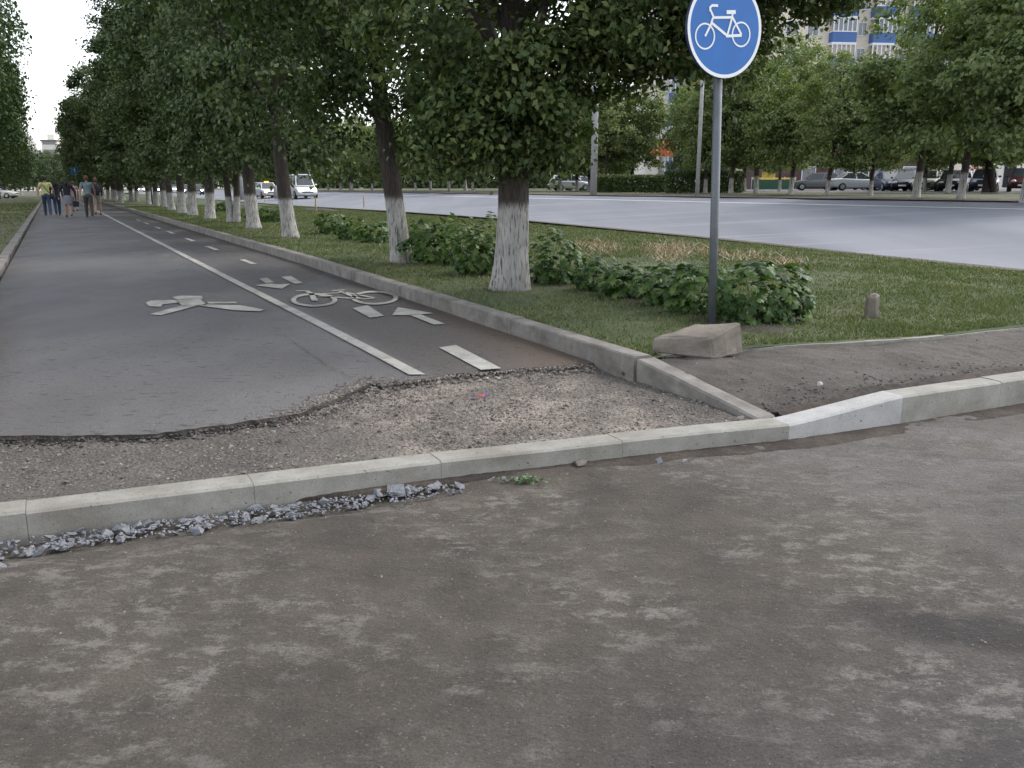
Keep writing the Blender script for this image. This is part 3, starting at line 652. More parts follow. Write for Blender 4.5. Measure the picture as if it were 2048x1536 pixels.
for i, (x, D, sc) in enumerate([(40, 150, .8), (75, 165, .75), (110, 175, .7), (140, 170, .75), (165, 160, .8), (95, 190, .8)]):
    p = atY(x, 360, D); s, t = ST(p.x, p.y); p.z = gz(s, t)
    tree('distant_tree', p, tm[0], cf[i % 2], M['barkd'], M['leaff'], 'pale green tree closing the end of the path, %s from the left' % ORD[i], 'tree', 'trees at the far end of the path', i, sc)
# far side of the main road
cv = [crown('crown', 60 + i, 20000, .2, std_blobs(2.9, 2.2, 8.8, 70 + i, 12), 75, .34, .55) for i in range(3)]
tv = [trunk_mesh('trunk', 60 + i, 7.5, .15, ((-.03, .04, .0)[i], 0), 6, (2.0, 4.5), 2.0, 14, 1.25) for i in range(3)]
farT = [(1155, 383, 1.0), (1212, 384, .95), (1230, 383, .9), (1412, 387, .88), (1462, 388, .9), (1512, 388, 1.0), (1582, 390, .88), (1655, 392, .72), (1742, 392, .68), (1830, 396, .98), (1922, 400, .92), (2052, 407, .95), (2120, 404, 1.0)]
for i, (x, y, sc) in enumerate(farT):
    p = G(x, y); s, t = ST(p.x, p.y); e = tree('verge_tree', p, tv[i % 3], cv[i % 3], M['barkf'], M['leaff'], 'whitewashed roadside tree across the main road, %s from the left in its row' % ORD[i], 'tree', 'trees on the far verge of the road', i * 1.7, sc); print('verge', i, round(p.x, 1), round(p.y, 1), round(s, 1), round(t, 1))
for i, (x, y, lean) in enumerate([(1985, 386, -.2), (1968, 386, .12)]):
    p = G(x, y); e = tree('dark_tree', p, trunk_mesh('trunk', 90 + i, 7.5, .2, (lean, 0), 6, (2.5, 4.5), 2.2, 12, 1.2), cv[i], M['barkd'], M['leaff'], ['dark leaning unpainted tree among the parked cars', 'dark unpainted tree leaning right behind the leaning one'][i], 'tree', None, i, .95)
for i in range(15):
    s = 62 + i * 6.5; t = 31.5 + rnd.uniform(-.7, .7)
    tree('verge_tree', W(s, t, gz(s, t)), tv[i % 3], cv[i % 3], M['barkf'], M['leaff'], 'thin whitewashed tree beyond the road and left of the big lime, %s from the right' % ORD[i], 'tree', 'thin trees far along the road', i * 2.1, rnd.uniform(.8, .95))
for i, (x, D, sc) in enumerate([(1120, 80, 1.15), (1180, 76, 1.0), (1262, 74, 1.05), (1385, 70, .9), (1420, 72, .95), (1490, 70, 1.0), (1560, 68, .85), (1850, 62, .95), (1900, 52, 1.05), (1975, 60, 1.15), (2060, 50, 1.2), (1010, 90, 1.1), (930, 95, 1.1), (860, 105, 1.1), (780, 112, 1.1), (700, 118, 1.1), (620, 130, 1.1), (540, 140, 1.1)]):
    p = atY(x, 360, D); s, t = ST(p.x, p.y); p.z = gz(s, t)
    tree('back_tree', p, tv[(i + 1) % 3], cv[(i + 1) % 3], M['barkd'], M['leaff'], 'leafy tree standing behind the roadside row, %s in its line' % ORD[i], 'tree', 'second line of trees behind the verge', i * 1.3, sc)

def woods(p0, p1, label, h=6, n=26000, seed=5):
    rng = np.random.default_rng(seed); p0 = Vector(p0); p1 = Vector(p1); u = rng.random(n); d = (p1 - p0); hh = np.array([h * (.75 + .3 * n2(x * 14, seed, 1)) for x in u])
    C = np.stack([p0.x + d.x * u + rng.normal(size=n) * 1.6, p0.y + d.y * u + rng.normal(size=n) * 1.6, rng.random(n) ** .8 * hh - .6], 1); N = rng.normal(size=(n, 3)) * .6 + np.array([0, -.4, .5])
    o = mk('distant_wood', leaf_mesh('distant_wood', C, N, .85, rng), M['leafm']); tag(o, label, 'wood', kind='stuff')
woods((-75, 235, 0), (48, 122, 0), 'far-off belt of trees beyond the main road')
woods((-125, 150, 0), (-62, 230, 0), 'far-off trees beyond the left lawn', 7, 14000, 8)
# shrubs of maple seedlings under the limes
STAR = [(0, -.5), (.28, -.42), (.2, -.2), (.5, -.05), (.24, .08), (.3, .32), (.1, .22), (0, .55), (-.1, .22), (-.3, .32), (-.24, .08), (-.5, -.05), (-.2, -.2), (-.28, -.42)]
def shrub_mesh(seed, w, d, h, nl, size, star):
    rng = np.random.default_rng(seed); C = []
    k = rng.normal(size=(nl, 3)); k /= np.linalg.norm(k, axis=1, keepdims=True); r = rng.uniform(.45, 1.05, nl) ** .6
    C = k * r[:, None] * np.array([w / 2, d / 2, h * .62]) + np.array([0, 0, h * .42])
    lump = np.array([1 + .55 * mnoise.noise(Vector((a * 3.2, b * 3.2, c * 3.2 + seed))) for a, b, c in C]); C[:, :2] *= lump[:, None]; C[:, 2] = np.abs(C[:, 2] * lump) + .02
    N = k * .7 + rng.normal(size=(nl, 3)) * .35 + np.array([0, -.15, .8])
    if not star: return leaf_mesh('foliage', C, N, size, rng, aspect=.8)
    V = []; Fc = []
    for i in range(nl):
        nn = Vector(N[i]).normalized(); dd = Vector((rng.normal(), rng.normal(), -.7)); dd = (dd - nn * dd.dot(nn)).normalized(); ww = nn.cross(dd); L = size * rng.uniform(.7, 1.35); c = Vector(C[i]); b = len(V); V.append(tuple(c + nn * L * .06))
        for (x, y) in STAR: V.append(tuple(c + ww * x * L + dd * y * L - nn * (x * x + y * y) * L * .35))
        Fc += [(b, b + 1 + j, b + 1 + (j + 1) % len(STAR)) for j in range(len(STAR))]
    me = bpy.data.meshes.new('foliage'); me.from_pydata(V, [], Fc); me.update(); return me
def shrub(px, py, wpx, hpx, label, dens=1.0, group='leafy shrubs under the lime trees', name='shrub', mat='shrub', depth=.8):
    p = G(px, py); sc = (p.y * CP + (H - p.z) * SP) / F; w = wpx * sc; h = hpx * sc * 1.0; dp = w * depth; p.y += dp * .4; p.z = gz(*ST(p.x, p.y)) 
    e = empty(name, p, HEAD * 0); star = p.y < 13
    lz = .105 if p.y < 13 else .11 + .004 * (p.y - 13); w *= 1.18; h *= .95; nl = int(dens * (w * h * 2.4 + w * dp) / (lz * lz) * 2.5)
    mk('foliage', shrub_mesh(int(px), w, dp, h, nl, lz, star), M[mat], e)
    mb = MB()
    for k in range(7):
        a = rnd.uniform(0, 6.28); mb.tube([(rnd.uniform(-.1, .1) * w, rnd.uniform(-.1, .1) * w, 0), (math.cos(a) * w * .2, math.sin(a) * w * .2, h * .45), (math.cos(a) * w * .33, math.sin(a) * dp * .33, h * .7)], [.007, .005, .003], 5)
    mb.build('stem', M['stem'], e); tag(e, label, 'shrub', group); return e
for a in [(1530, 652, 205, 118, 'big broad-leaved shrub right of the bicycle sign post'), (1400, 632, 120, 100, 'leafy shrub directly behind the sign post'), (1275, 600, 150, 66, 'low leafy shrub left of the sign post'),
          (1190, 585, 85, 60, 'small shrub between the near lime and the sign post'), (1110, 572, 105, 88, 'dark rounded shrub touching the near lime trunk on its right'), (955, 552, 110, 100, 'shrub touching the near lime trunk on its left'),
          (880, 532, 130, 85, 'dark wide shrub midway between the two nearest limes'), (835, 505, 60, 55, 'shrub just right of the second lime trunk'), (745, 487, 70, 38, 'low shrub just left of the second lime trunk'), (700, 482, 60, 36, 'small shrub in the grass left of the second lime'),
          (655, 470, 60, 40, 'small dark shrub right of the third lime'), (545, 445, 60, 30, 'small shrub between the third and fourth limes'), (512, 440, 50, 26, 'low shrub behind the fourth lime'), (448, 424, 40, 20, 'low shrub far along the limes'),
          (1340, 615, 110, 84, 'shrub between the low shrub and the sign post')]:
    shrub(*a)
# hedge across the road
def hedge(px0, px1, D, h, label):
    a = atY(px0, 377, D); b = atY(px1, 377, D); a.z = gz(*ST(a.x, D)) + .05; b.z = gz(*ST(b.x, D)) + .05; e = empty('hedge', (a + b) / 2, math.atan2(b.y - a.y, b.x - a.x)); L = (b - a).length
    rng = np.random.default_rng(int(px0)); n = int(L * 2600); C = np.stack([rng.uniform(-L / 2, L / 2, n), rng.uniform(-.7, .7, n), rng.uniform(0, h, n)], 1)
    f = rng.integers(0, 3, n); C[f == 0, 2] = h + rng.normal(size=(f == 0).sum()) * .06; C[f == 1, 1] = -.7 + rng.normal(size=(f == 1).sum()) * .07
    N = rng.normal(size=(n, 3)) * .5 + np.array([0, -.3, .6])
    mk('foliage', leaf_mesh('foliage', C, N, .13, rng), M['hedge'], e)
    for k in range(int(L / .8)): x = -L / 2 + .4 + k * .8; mb = MB(); mb.tube([(x, 0, 0), (x + .1, .1, h * .8)], [.03, .01], 5); mb.build('stem', M['stem'], e)
    tag(e, label, 'hedge', 'clipped hedges across the road')
hedge(1185, 1332, 62, 1.05, 'lower clipped hedge across the road, left of the thin lamp post'); hedge(1330, 1482, 57, 1.2, 'taller clipped hedge around the thin lamp post')

# grass blades
def blades(name, pts, hts, wid, mat, seed, lean=.5):
    rng = np.random.default_rng(seed); n = len(pts); a = rng.uniform(0, 6.28, n); w = np.stack([np.cos(a), np.sin(a), 0 * a], 1) * wid[:, None]
    tip = pts + np.stack([rng.normal(size=n) * lean * hts, rng.normal(size=n) * lean * hts, hts], 1)
    V = np.stack([pts - w, pts + w, tip], 1).reshape(-1, 3).astype(np.float32); me = bpy.data.meshes.new(name); me.vertices.add(3 * n); me.vertices.foreach_set('co', V.ravel())
    me.loops.add(3 * n); me.loops.foreach_set('vertex_index', np.arange(3 * n, dtype=np.int32)); me.polygons.add(n); me.polygons.foreach_set('loop_start', np.arange(0, 3 * n, 3, dtype=np.int32)); me.update(calc_edges=True)
    return tag(mk(name, me, mat), kind='stuff')
def lawn_pts(n, tr, sr, seed, test=None):
    rng = np.random.default_rng(seed); out = []; h = []; w = []
    while len(out) < n:
        s = sr[0] + (sr[1] - sr[0]) * rng.random() ** 2.2; t = rng.uniform(*tr)
        if test and not test(s, t): continue
        z = (gz(s, min(t, 13.9)) if t > 0 else drop(s) + .19); g = n2(s, t, 1.3) + .5 * n2(s, t, 5)
        if rng.random() > .75 + g * .7: continue
        p = W(s, t, z - .005); D = p.length; out.append(p); h.append((.018 + .022 * rng.random() + .02 * max(0, g)) * (1 + D * .012)); w.append(.0028 + .00055 * D)
    return np.array([tuple(p) for p in out]), np.array(h), np.array(w)
edge_s = lambda t: interp(t, [(3.84, 5.33), (5, 5.23), (6.5, 4.94), (9, 4.88), (12, 5.4), (13, 6.8), (14, 12)])
def tst(s, t): return s > edge_s(t) and t < RE(s) - .15
a, h, w = lawn_pts(200000, (3.88, 15.0), (4.8, 60), 5, tst); g = blades('grass', a, h, w, M['grass'], 5); tag(g, 'mown green grass between the path kerb and the main road', 'grass')
a, h, w = lawn_pts(30000, (-12, -1.03), (14, 80), 6); g = blades('grass', a, h, w, M['grass'], 6); tag(g, 'grass strip left of the footway', 'grass')
# dry grass
pts = []; rng = np.random.default_rng(8)
for (x, y, rx, ry, n) in [(1190, 490, 40, 8, 170), (1345, 500, 55, 12, 600), (1210, 500, 30, 8, 120), (1480, 514, 60, 10, 200), (1580, 526, 35, 9, 110), (980, 455, 30, 5, 90), (1340, 522, 30, 6, 90), (1420, 504, 25, 8, 110)]:
    for _ in range(n):
        p = G(x + rng.normal() * rx * .6, y + rng.normal() * ry * .6); pts.append(tuple(p))
pts = np.array(pts); g = blades('dry_grass', pts, rng.uniform(.05, .14, len(pts)), rng.uniform(.007, .015, len(pts)), M['straw'], 9, 1.1); tag(g, 'straw-coloured dry grass lying in the lawn near the road', 'dry grass')
# soil patches
def patch(name, px, py, rx, ry, mat, off=.03, hump=.0):
    c = MP(px, py); V = [W(c[0], c[1], gz(*c) + off + hump)]; Fc = []; n = 40
    for ring_ in (.5, 1):
        for k in range(n):
            a = 2 * math.pi * k / n; rr = ring_ * (1 + .3 * n2(math.cos(a) * 2, math.sin(a) * 2, 1, px)); s = c[0] + math.cos(a) * rx * rr; t = c[1] + math.sin(a) * ry * rr; V.append(W(s, t, gz(s, t) + off + (hump * .6 if ring_ < 1 else -off * 1.3)))
    for k in range(n): Fc += [(0, 1 + k, 1 + (k + 1) % n), (1 + k, 1 + n + k, 1 + n + (k + 1) % n, 1 + (k + 1) % n)]
    mb = MB(); mb.add(V, Fc); o = mb.build(name, mat, None, True); o['kind'] = 'structure'; return o
patch('soil', 500, 417, 5.5, 1.3, M['soil'], .04, .1); patch('soil', 640, 421, 3.5, .8, M['soil'], .04, .1)
for x, y in ((1500, 655), (1410, 640), (1270, 598), (1110, 570), (960, 545), (890, 525)): patch('soil', x, y, .5, .35, M['soil'], .012)

# ------------------------------------------------------------------ loose stones
def stone_mesh(seed, flat=.6, sub=1):
    import bmesh
    rg = random.Random(seed); bm = bmesh.new(); 
    pts = [Vector((rg.gauss(0, 1), rg.gauss(0, 1), rg.gauss(0, 1))).normalized() for _ in range(13)]
    for p in pts: bm.verts.new((p.x * rg.uniform(.75, 1), p.y * rg.uniform(.5, .85), p.z * flat * rg.uniform(.7, 1)))
    r = bmesh.ops.convex_hull(bm, input=list(bm.verts)); bmesh.ops.delete(bm, geom=[v for v in bm.verts if not v.link_faces], context='VERTS')
    me = bpy.data.meshes.new('stone'); bm.to_mesh(me); bm.free(); return me
SM = [stone_mesh(i) for i in range(9)]
def scatter(name, items, mat, label):
    mb = MB()
    for (p, r) in items:
        me = rnd.choice(SM); rot = Vector((rnd.uniform(-.5, .5), rnd.uniform(-.5, .5), rnd.uniform(0, 6.28)))
        from mathutils import Euler
        e = Euler(rot).to_matrix(); mb.add([Vector(p) + e @ (v.co * r) for v in me.vertices], [tuple(f.vertices) for f in me.polygons])
    o = mb.build(name, mat); tag(o, label, name, kind='stuff'); return o
it = []
while len(it) < 9500:
    t = rnd.uniform(-2.5, 3.68); a = KS(t) + .18; b = BE(t) - .01; s = rnd.uniform(a, b)
    dn = (.25 + .75 * smooth(1.0, 2.0, t)) * (.35 + 1.0 * smooth(-.25, .3, n2(s, t, 1.8)))
    if rnd.random() > dn: continue
    r = rnd.uniform(.004, .010) if rnd.random() < .94 else rnd.uniform(.010, .022)
    it.append((W(s, t, bed_z(s, t) + r * .25), r))
for _ in range(260):
    t = rnd.uniform(1.8, 3.7); s = BE(t) - abs(rnd.gauss(0, .09)) - .01; it.append((W(s, t, bed_z(s, t) + .008), rnd.uniform(.012, .03)))
it2 = []
for _ in range(900):
    t = rnd.uniform(-1.5, 2.2); q = abs(rnd.gauss(0, .05)); s = BE(t) + .012 - q; it2.append((W(s, t, (bed_z(s, t) if q > .03 else PZ - .03) + .006), rnd.uniform(.006, .02)))
for _ in range(1100):
    t = 3.95 + 2.7 * rnd.random() ** 1.3; u = abs(rnd.gauss(0, .16)) * (1.2 if n2(t, 2, 2) > 0 else .7); it2.append((side_f(min(u, .9), t), rnd.uniform(.005, .017)))
scatter('asphalt_crumbs', it2, M['crumb'], 'dark crumbs of broken asphalt along the edge of the footway')
for _ in range(1300):
    t = rnd.gauss(1.55, .28); s = BE(t) + rnd.gauss(.02, .09); it.append((W(s, t, PZ + .002 if s > BE(t) else PZ - .03), rnd.uniform(.004, .015)))
for _ in range(700):
    t = rnd.uniform(1.9, 3.66); s = BE(t) + rnd.gauss(-.02, .03); it.append((W(s, t, PZ - .012), rnd.uniform(.005, .018)))
scatter('gravel', it, M['pebble'], 'loose pale gravel between the broken asphalt edge and the kerb')
it = []
for _ in range(2600):
    t = rnd.uniform(-2, 9); d = abs(rnd.gauss(0, 1.3)); s = KS(t) - .02 - d; 
    if s > -1: it.append((W(s, t, .003), rnd.uniform(.002, .007)))
for _ in range(500):
    t = rnd.uniform(3.95, 7); u = rnd.random(); p = side_f(u, t); it.append((p, rnd.uniform(.004, .013)))
for _ in range(250):
    t = rnd.uniform(.3, 3.7); s = BE(t) + rnd.expovariate(1) * .5; it.append((W(s, t, PZ + .004), rnd.uniform(.003, .008)))
scatter('grit', it, M['pebble'], 'small grit scattered over the driveway and pavement')
# crushed stone heaped along the foot of the front kerb
for m_ in SM[:5]: pass
proto = []
for i in range(5):
    me = SM[i].copy(); me.materials.append(M['rubble']); proto.append(me)
lab = 'blue-grey piece of crushed stone in the rubble strip along the foot of the driveway kerb'
spots = []
for k in range(260):
    t = rnd.uniform(-1.1, 1.62); hw = interp(t, [(-1.1, .17), (.2, .13), (1.0, .12), (1.6, .05)]); d = rnd.uniform(.02, hw + .03); r = rnd.uniform(.012, .026) if rnd.random() < .75 else rnd.uniform(.026, .045)
    spots.append((t, KS(t) - d, r, lerp(.012, -.012, d / (hw + .03)) if t < 1.3 else 0.0))
for t, d, r in [(1.40, .07, .06), (1.72, .09, .038), (1.9, .06, .03), (2.02, .1, .035), (1.97, .06, .028), (2.2, .07, .03), (2.3, .12, .02), (.42, .2, .045), (-.35, .3, .035), (.85, .17, .045), (2.85, .1, .05), (3.0, .13, .03)]: spots.append((t, KS(t) - d, r, .0))
for k, (t, s, r, z) in enumerate(spots):
    o = bpy.data.objects.new('crushed_stone', proto[k % 5]); COL.objects.link(o); o.location = W(s, t, z + r * .25 - (.012 if t < 1.3 else 0)); o.rotation_euler = (rnd.uniform(-.5, .5), rnd.uniform(-.5, .5), rnd.uniform(0, 6.28)); o.scale = (r * 1.1, r * 1.1, r * .8)
    tag(o, lab if k != 260 else 'largest blue-grey crushed stone, leaning on the driveway kerb at the right end of the rubble', 'stone', 'crushed stones along the kerb foot')
it = [(W(KS(t) - d, t, .0), r) for t, d, r in [(rnd.uniform(-1.3, 1.7), rnd.uniform(.01, .2), rnd.uniform(.006, .014)) for _ in range(900)]]
scatter('stone_chips', it, M['rubble'], 'small blue-grey chips among the crushed stones along the kerb foot')
def one_stone(px, py, r, mat, label, z=None, k=0, name='stone', off=0.0):
    me = SM[k].copy(); me.materials.append(mat); o = bpy.data.objects.new(name, me); COL.objects.link(o); p = P(px, py, z) if z is not None else G(px, py); p.z += r * .35 + off; o.location = p; o.scale = (r, r, r); o.rotation_euler = (.1, .1, px * 1.0); tag(o, label, 'stone'); return o
one_stone(1135, 691, .045, M['pebble'], 'pale rounded stone on the cycle lane against the path kerb', .14, 3)
one_stone(1638, 771, .035, M['kerbw'], 'white pebble on the worn pavement by the ramped kerb', .20, 5)
one_stone(1160, 936, .06, M['pebble'], 'brown stone at the kerb foot right of the green weed', .0, 6)
one_stone(1480, 838, .03, M['pebble'], 'pinkish stone in the corner where the two kerbs meet', .12, 2)
for k, (x, y, l) in enumerate([(1238, 742, 'left'), (1250, 750, 'right')]):
    one_stone(x, y, .035, M['crack'], 'black lump of old asphalt beside the path kerb, %s one of the pair' % l, .11, k + 1, 'asphalt_lump')
# weed, candy wrapper
e = empty('weed', P(1050, 968, .0)); rng = np.random.default_rng(3); C = rng.normal(size=(90, 3)) * np.array([.055, .02, .008]) + np.array([0, 0, .025]); mk('foliage', leaf_mesh('foliage', C, rng.normal(size=(90, 3)) * .4 + np.array([0, 0, 1]), .024, rng), M['weed'], e)
mb = MB(); [mb.tube([(0, 0, 0), (math.cos(a) * .05, math.sin(a) * .03, .02)], [.003, .001], 5) for a in (0, 1.5, 3, 4.6)]; mb.build('stem', M['weed'], e); tag(e, 'small bright green weed at the foot of the driveway kerb', 'weed')
e = empty('sweet_wrapper', P(962, 795, .10) + Vector((0, 0, .012)), .4)
mb = MB(); mb.tube([(-.028, 0, 0), (-.01, 0, .004), (.01, 0, .004), (.028, 0, 0)], [.005, .011, .011, .005], 8, flat=.5); mb.build('wrapper_middle', M['wrapr'], e)
for sx in (-1, 1):
    mb = MB(); mb.add([(sx * .026, 0, 0), (sx * .055, .02, .01), (sx * .052, .003, .0), (sx * .056, -.02, .012)], [(0, 1, 2), (0, 2, 3)]); mb.add([(sx * .026, 0, .002), (sx * .05, .028, .018), (sx * .05, .006, .022)], [(0, 1, 2)]); mb.build('twisted_end', M['wrapb'], e)
tag(e, 'crumpled blue and red sweet wrapper lying on the gravel', 'wrapper')

# ------------------------------------------------------------------ broken concrete block and stone stub
a = P(1300, 706, .25); b = P(1430, 718, .23); c = P(1490, 706, .24)
ux = (b - a); ux.z = 0; uy = (c - b); uy.z = 0
lo = [a, b, c, a + uy * 1.15]; lo = [v + Vector((0, 0, -.01)) for v in lo]
hi = [a + Vector((.01, .02, .125)), b + Vector((-.035, .04, .155)), c + Vector((-.035, .03, .245)), a + uy * 1.15 + Vector((.06, -.02, .19))]
tag(boxy(lo, hi, M['block'], 'concrete_block', .018, .011, 4), 'rough broken concrete block tilted on the lawn edge below the bicycle sign', 'concrete block')
p = G(1747, 638); e0 = Vector((p.x, p.y + .06, p.z - .05)); ax = NX * 1.0
def rc(x, y, z): return e0 + Vector((x * .94 + y * .34, -x * .34 + y * .94, z))
o = boxy([rc(-.07, -.055, 0), rc(.07, -.055, 0), rc(.07, .055, 0), rc(-.07, .055, 0)], [rc(-.055, -.05, .27), rc(.055, -.045, .285), rc(.05, .05, .30), rc(-.05, .05, .29)], M['block'], 'stone_post', .03, .007, 3)
tag(o, 'short weathered concrete stub standing in the lawn right of the shrubs', 'stub post')

# ------------------------------------------------------------------ bicycle sign
sp_ = G(1424, 648); SY = sp_.y
e = empty('bicycle_sign', sp_, 0); top = atY(1441, -40, SY) - sp_
mb = MB(); mb.tube([(0, 0, -.2), (top.x * .3, 0, top.z * .3), (top.x, 0, top.z)], .038, 20); mb.build('pole', M['steel'], e, True)
mb = MB(); mb.ball((top.x, 0, top.z), .039, 14, 6, 0, (1, 1, .4)); mb.build('pole_cap', M['steel'], e, True)
cc = atY(1450, 57, SY - .06) - sp_; RS = .405
sg = empty('sign_disc', (cc.x, cc.y, cc.z), math.atan2(-AX.y, -AX.x) + math.pi / 2); sg.parent = e; sg.rotation_euler = (0, R(-5), sg.rotation_euler.z)
def disc(r0, r1, y, n=72):
    V = []; Fc = []
    for k in range(n):
        a = 2 * math.pi * k / n; V += [(r0 * math.cos(a), y, r0 * math.sin(a)), (r1 * math.cos(a), y, r1 * math.sin(a))]
    Fc = [(2 * k, 2 * k + 1, 2 * ((k + 1) % n) + 1, 2 * ((k + 1) % n)) for k in range(n)]; return V, Fc
mb = MB(); mb.tube([(0, .022, 0), (0, .0, 0)], RS * .995, 72); mb.tube([(0, .03, 0), (0, .022, 0)], [RS * .9, RS * .995], 72); plate = mb.build('back_plate', M['signdark'], e); plate.parent = sg
mb = MB(); mb.add(*disc(RS * .915, RS * .985, -.0035)); mb.build('white_rim', M['signwhite'], sg)
mb = MB(); mb.add(*disc(.0001, RS * .915, -.003)); mb.build('blue_face', M['signblue'], sg)
# symbol: local x right, z up (fractions of the radius)
def S2(pts): return [(x * RS, -.0065, z * RS) for x, z in pts]
# local frame of the disc: +x runs to the viewer's right
bm_ = MB()
def bring(c, r, w, n=40):
    V = []; 
    for k in range(n):
        a = 2 * math.pi * k / n; V += S2([(c[0] + (r - w) * math.cos(a), c[1] + (r - w) * math.sin(a)), (c[0] + r * math.cos(a), c[1] + r * math.sin(a))])
    bm_.add(V, [(2 * k, 2 * k + 1, 2 * ((k + 1) % n) + 1, 2 * ((k + 1) % n)) for k in range(n)])
zoff = 0
def bseg(a, b, w):
    global zoff
    zoff += 1; q = seg(a, b, w); bm_.add([(x * RS, -.0065 - zoff * .00012, z * RS) for x, z in q], [(0, 1, 2, 3)])
cxz = lambda X, Y: ((X - 700) / 470.0, (365 - Y) / 592.0)      # proportions measured off the sign
bring(cxz(445, 450), .262, .034); bring(cxz(898, 440), .255, .034)
sg_segs = [((548, 235), (512, 335), .055), ((512, 330), (445, 450), .055), ((545, 238), (780, 238), .06), ((530, 300), (720, 450), .065), ((705, 455), (905, 450), .065), ((720, 450), (785, 240), .055), ((785, 230), (900, 440), .055),
           ((780, 240), (795, 190), .05), ((715, 178), (830, 178), .09), ((555, 235), (515, 150), .055), ((512, 165), (512, 115), .055), ((508, 125), (540, 98), .055), ((530, 100), (610, 102), .06)]
for a, b, w in sg_segs: bseg(cxz(*a), cxz(*b), w * .85)
bm_.build('bicycle_symbol', M['signwhite'], sg)
mb = MB(); mb.box(-.06, .06, .022, .06, .1, .13); mb.box(-.06, .06, .022, .06, -.16, -.13); mb.build('bracket', M['steel'], sg)
tag(e, 'round blue bicycle sign with white rim on a tall grey steel pole', 'road sign')

# ------------------------------------------------------------------ posts and lamps
def post(name, px, py, h, r0, r1, mat, label, cat, lamp=None, group=None, double=False):
    p = G(px, py); e = empty(name, p); mb = MB(); mb.tube([(0, 0, -.1), (0, 0, h * .5), (0, 0, h)], [r0, (r0 + r1) / 2, r1], 12); mb.build('pole', mat, e, True)
    if lamp:
        dx = lamp
        mb = MB(); mb.tube([(0, 0, h - .5), (dx * .4, 0, h + .1), (dx, 0, h + .25)], [.04, .035, .03], 8); mb.build('arm', mat, e, True)
        mb = MB(); mb.ball((dx * 1.2, 0, h + .25), .38, 10, 6, 0, (1, .4, .22)); mb.build('lamp_head', M['signwhite'], e, True)
    tag(e, label, cat, group); return e
post('lamp_post', 1187, 391, 8.6, .2, .16, M['pole'], 'thick pale concrete lamp post across the road, left of the hedge', 'lamp post', None)
post('lamp_post', 1394, 394, 7.2, .1, .08, M['pole'], 'thin pale lamp post standing in front of the taller hedge', 'lamp post', -1.6)
post('lamp_post', 668, 377, 7.2, .14, .09, M['pole'], 'grey lamp post far across the road, right of the third lime', 'lamp post', -1.0)
post('lamp_post', 316, 405, 7, .09, .07, M['pole'], 'slim pale lamp post among the far limes', 'lamp post', None)
post('sign_post', 621, 393, 3.6, .05, .05, M['pole'], 'thin pale post beside the white minivan', 'post', None)
post('steel_post', 305, 408, 4.5, .05, .05, M['poledark'], 'thin dark post left of the slim pale lamp post', 'post', None)
p = G(487, 399); e = empty('concrete_pylon', p); mb = MB(); mb.tube([(0, 0, 0), (0, 0, 1.2), (.0, 0, 3.4)], [.42, .3, .12], 16); mb.build('shaft', M['pole'], e, True); mb = MB(); mb.tube([(0, 0, 3.4), (0, 0, 9)], [.1, .08], 12); mb.build('mast', M['pole'], e, True); tag(e, 'pale tapering concrete pylon seen between the fourth and fifth limes', 'pylon')
p = G(553, 397); e = empty('roadside_post', p); mb = MB(); mb.tube([(0, 0, 0), (0, 0, 1.0), (0, 0, 1.15)], [.22, .2, .12], 14); mb.build('post_body', M['pole'], e, True); tag(e, 'stubby pale post at the road edge left of the third lime', 'post')
for x, y, h, l in ((632, 423, .75, 'thicker yellow wooden stake in the grass right of the third lime'), (728, 414, .6, 'thin yellow stake in the grass left of the second lime'), (530, 404, .6, 'thin yellow stake by the road edge beyond the third lime')):
    p = G(x, y); e = empty('stake', p); mb = MB(); mb.box(-.03, .03, -.03, .03, -.1, h - .04); mb.add([(-.03, -.03, h - .04), (.03, -.03, h - .04), (.03, .03, h - .04), (-.03, .03, h - .04), (0, 0, h)], [(0, 1, 4), (1, 2, 4), (2, 3, 4), (3, 0, 4)]); mb.build('stake_shaft', M['stake'], e); tag(e, l, 'stake', 'yellow stakes in the verge')
p = G(421, 462) if 0 else None
# distant pedestrian sign
p = G(157, 405); e = empty('far_sign', p, .1); mb = MB(); mb.tube([(0, 0, 0), (0, 0, 2.9)], .04, 8); mb.build('pole', M['steel'], e)
mb = MB(); mb.tube([(0, -.02, 2.6), (0, -.05, 2.6)], .42, 24); mb.build('disc', M['signblue'], e); mb = MB(); mb.add([(-.12, -.056, 2.35), (.12, -.056, 2.35), (.04, -.056, 2.6), (.06, -.056, 2.85), (-.06, -.056, 2.85), (-.04, -.056, 2.6)], [(0, 1, 2, 3, 4, 5)]); mb.build('figure', M['signwhite'], e)
tag(e, 'small round blue sign far down the path above the walkers', 'road sign')

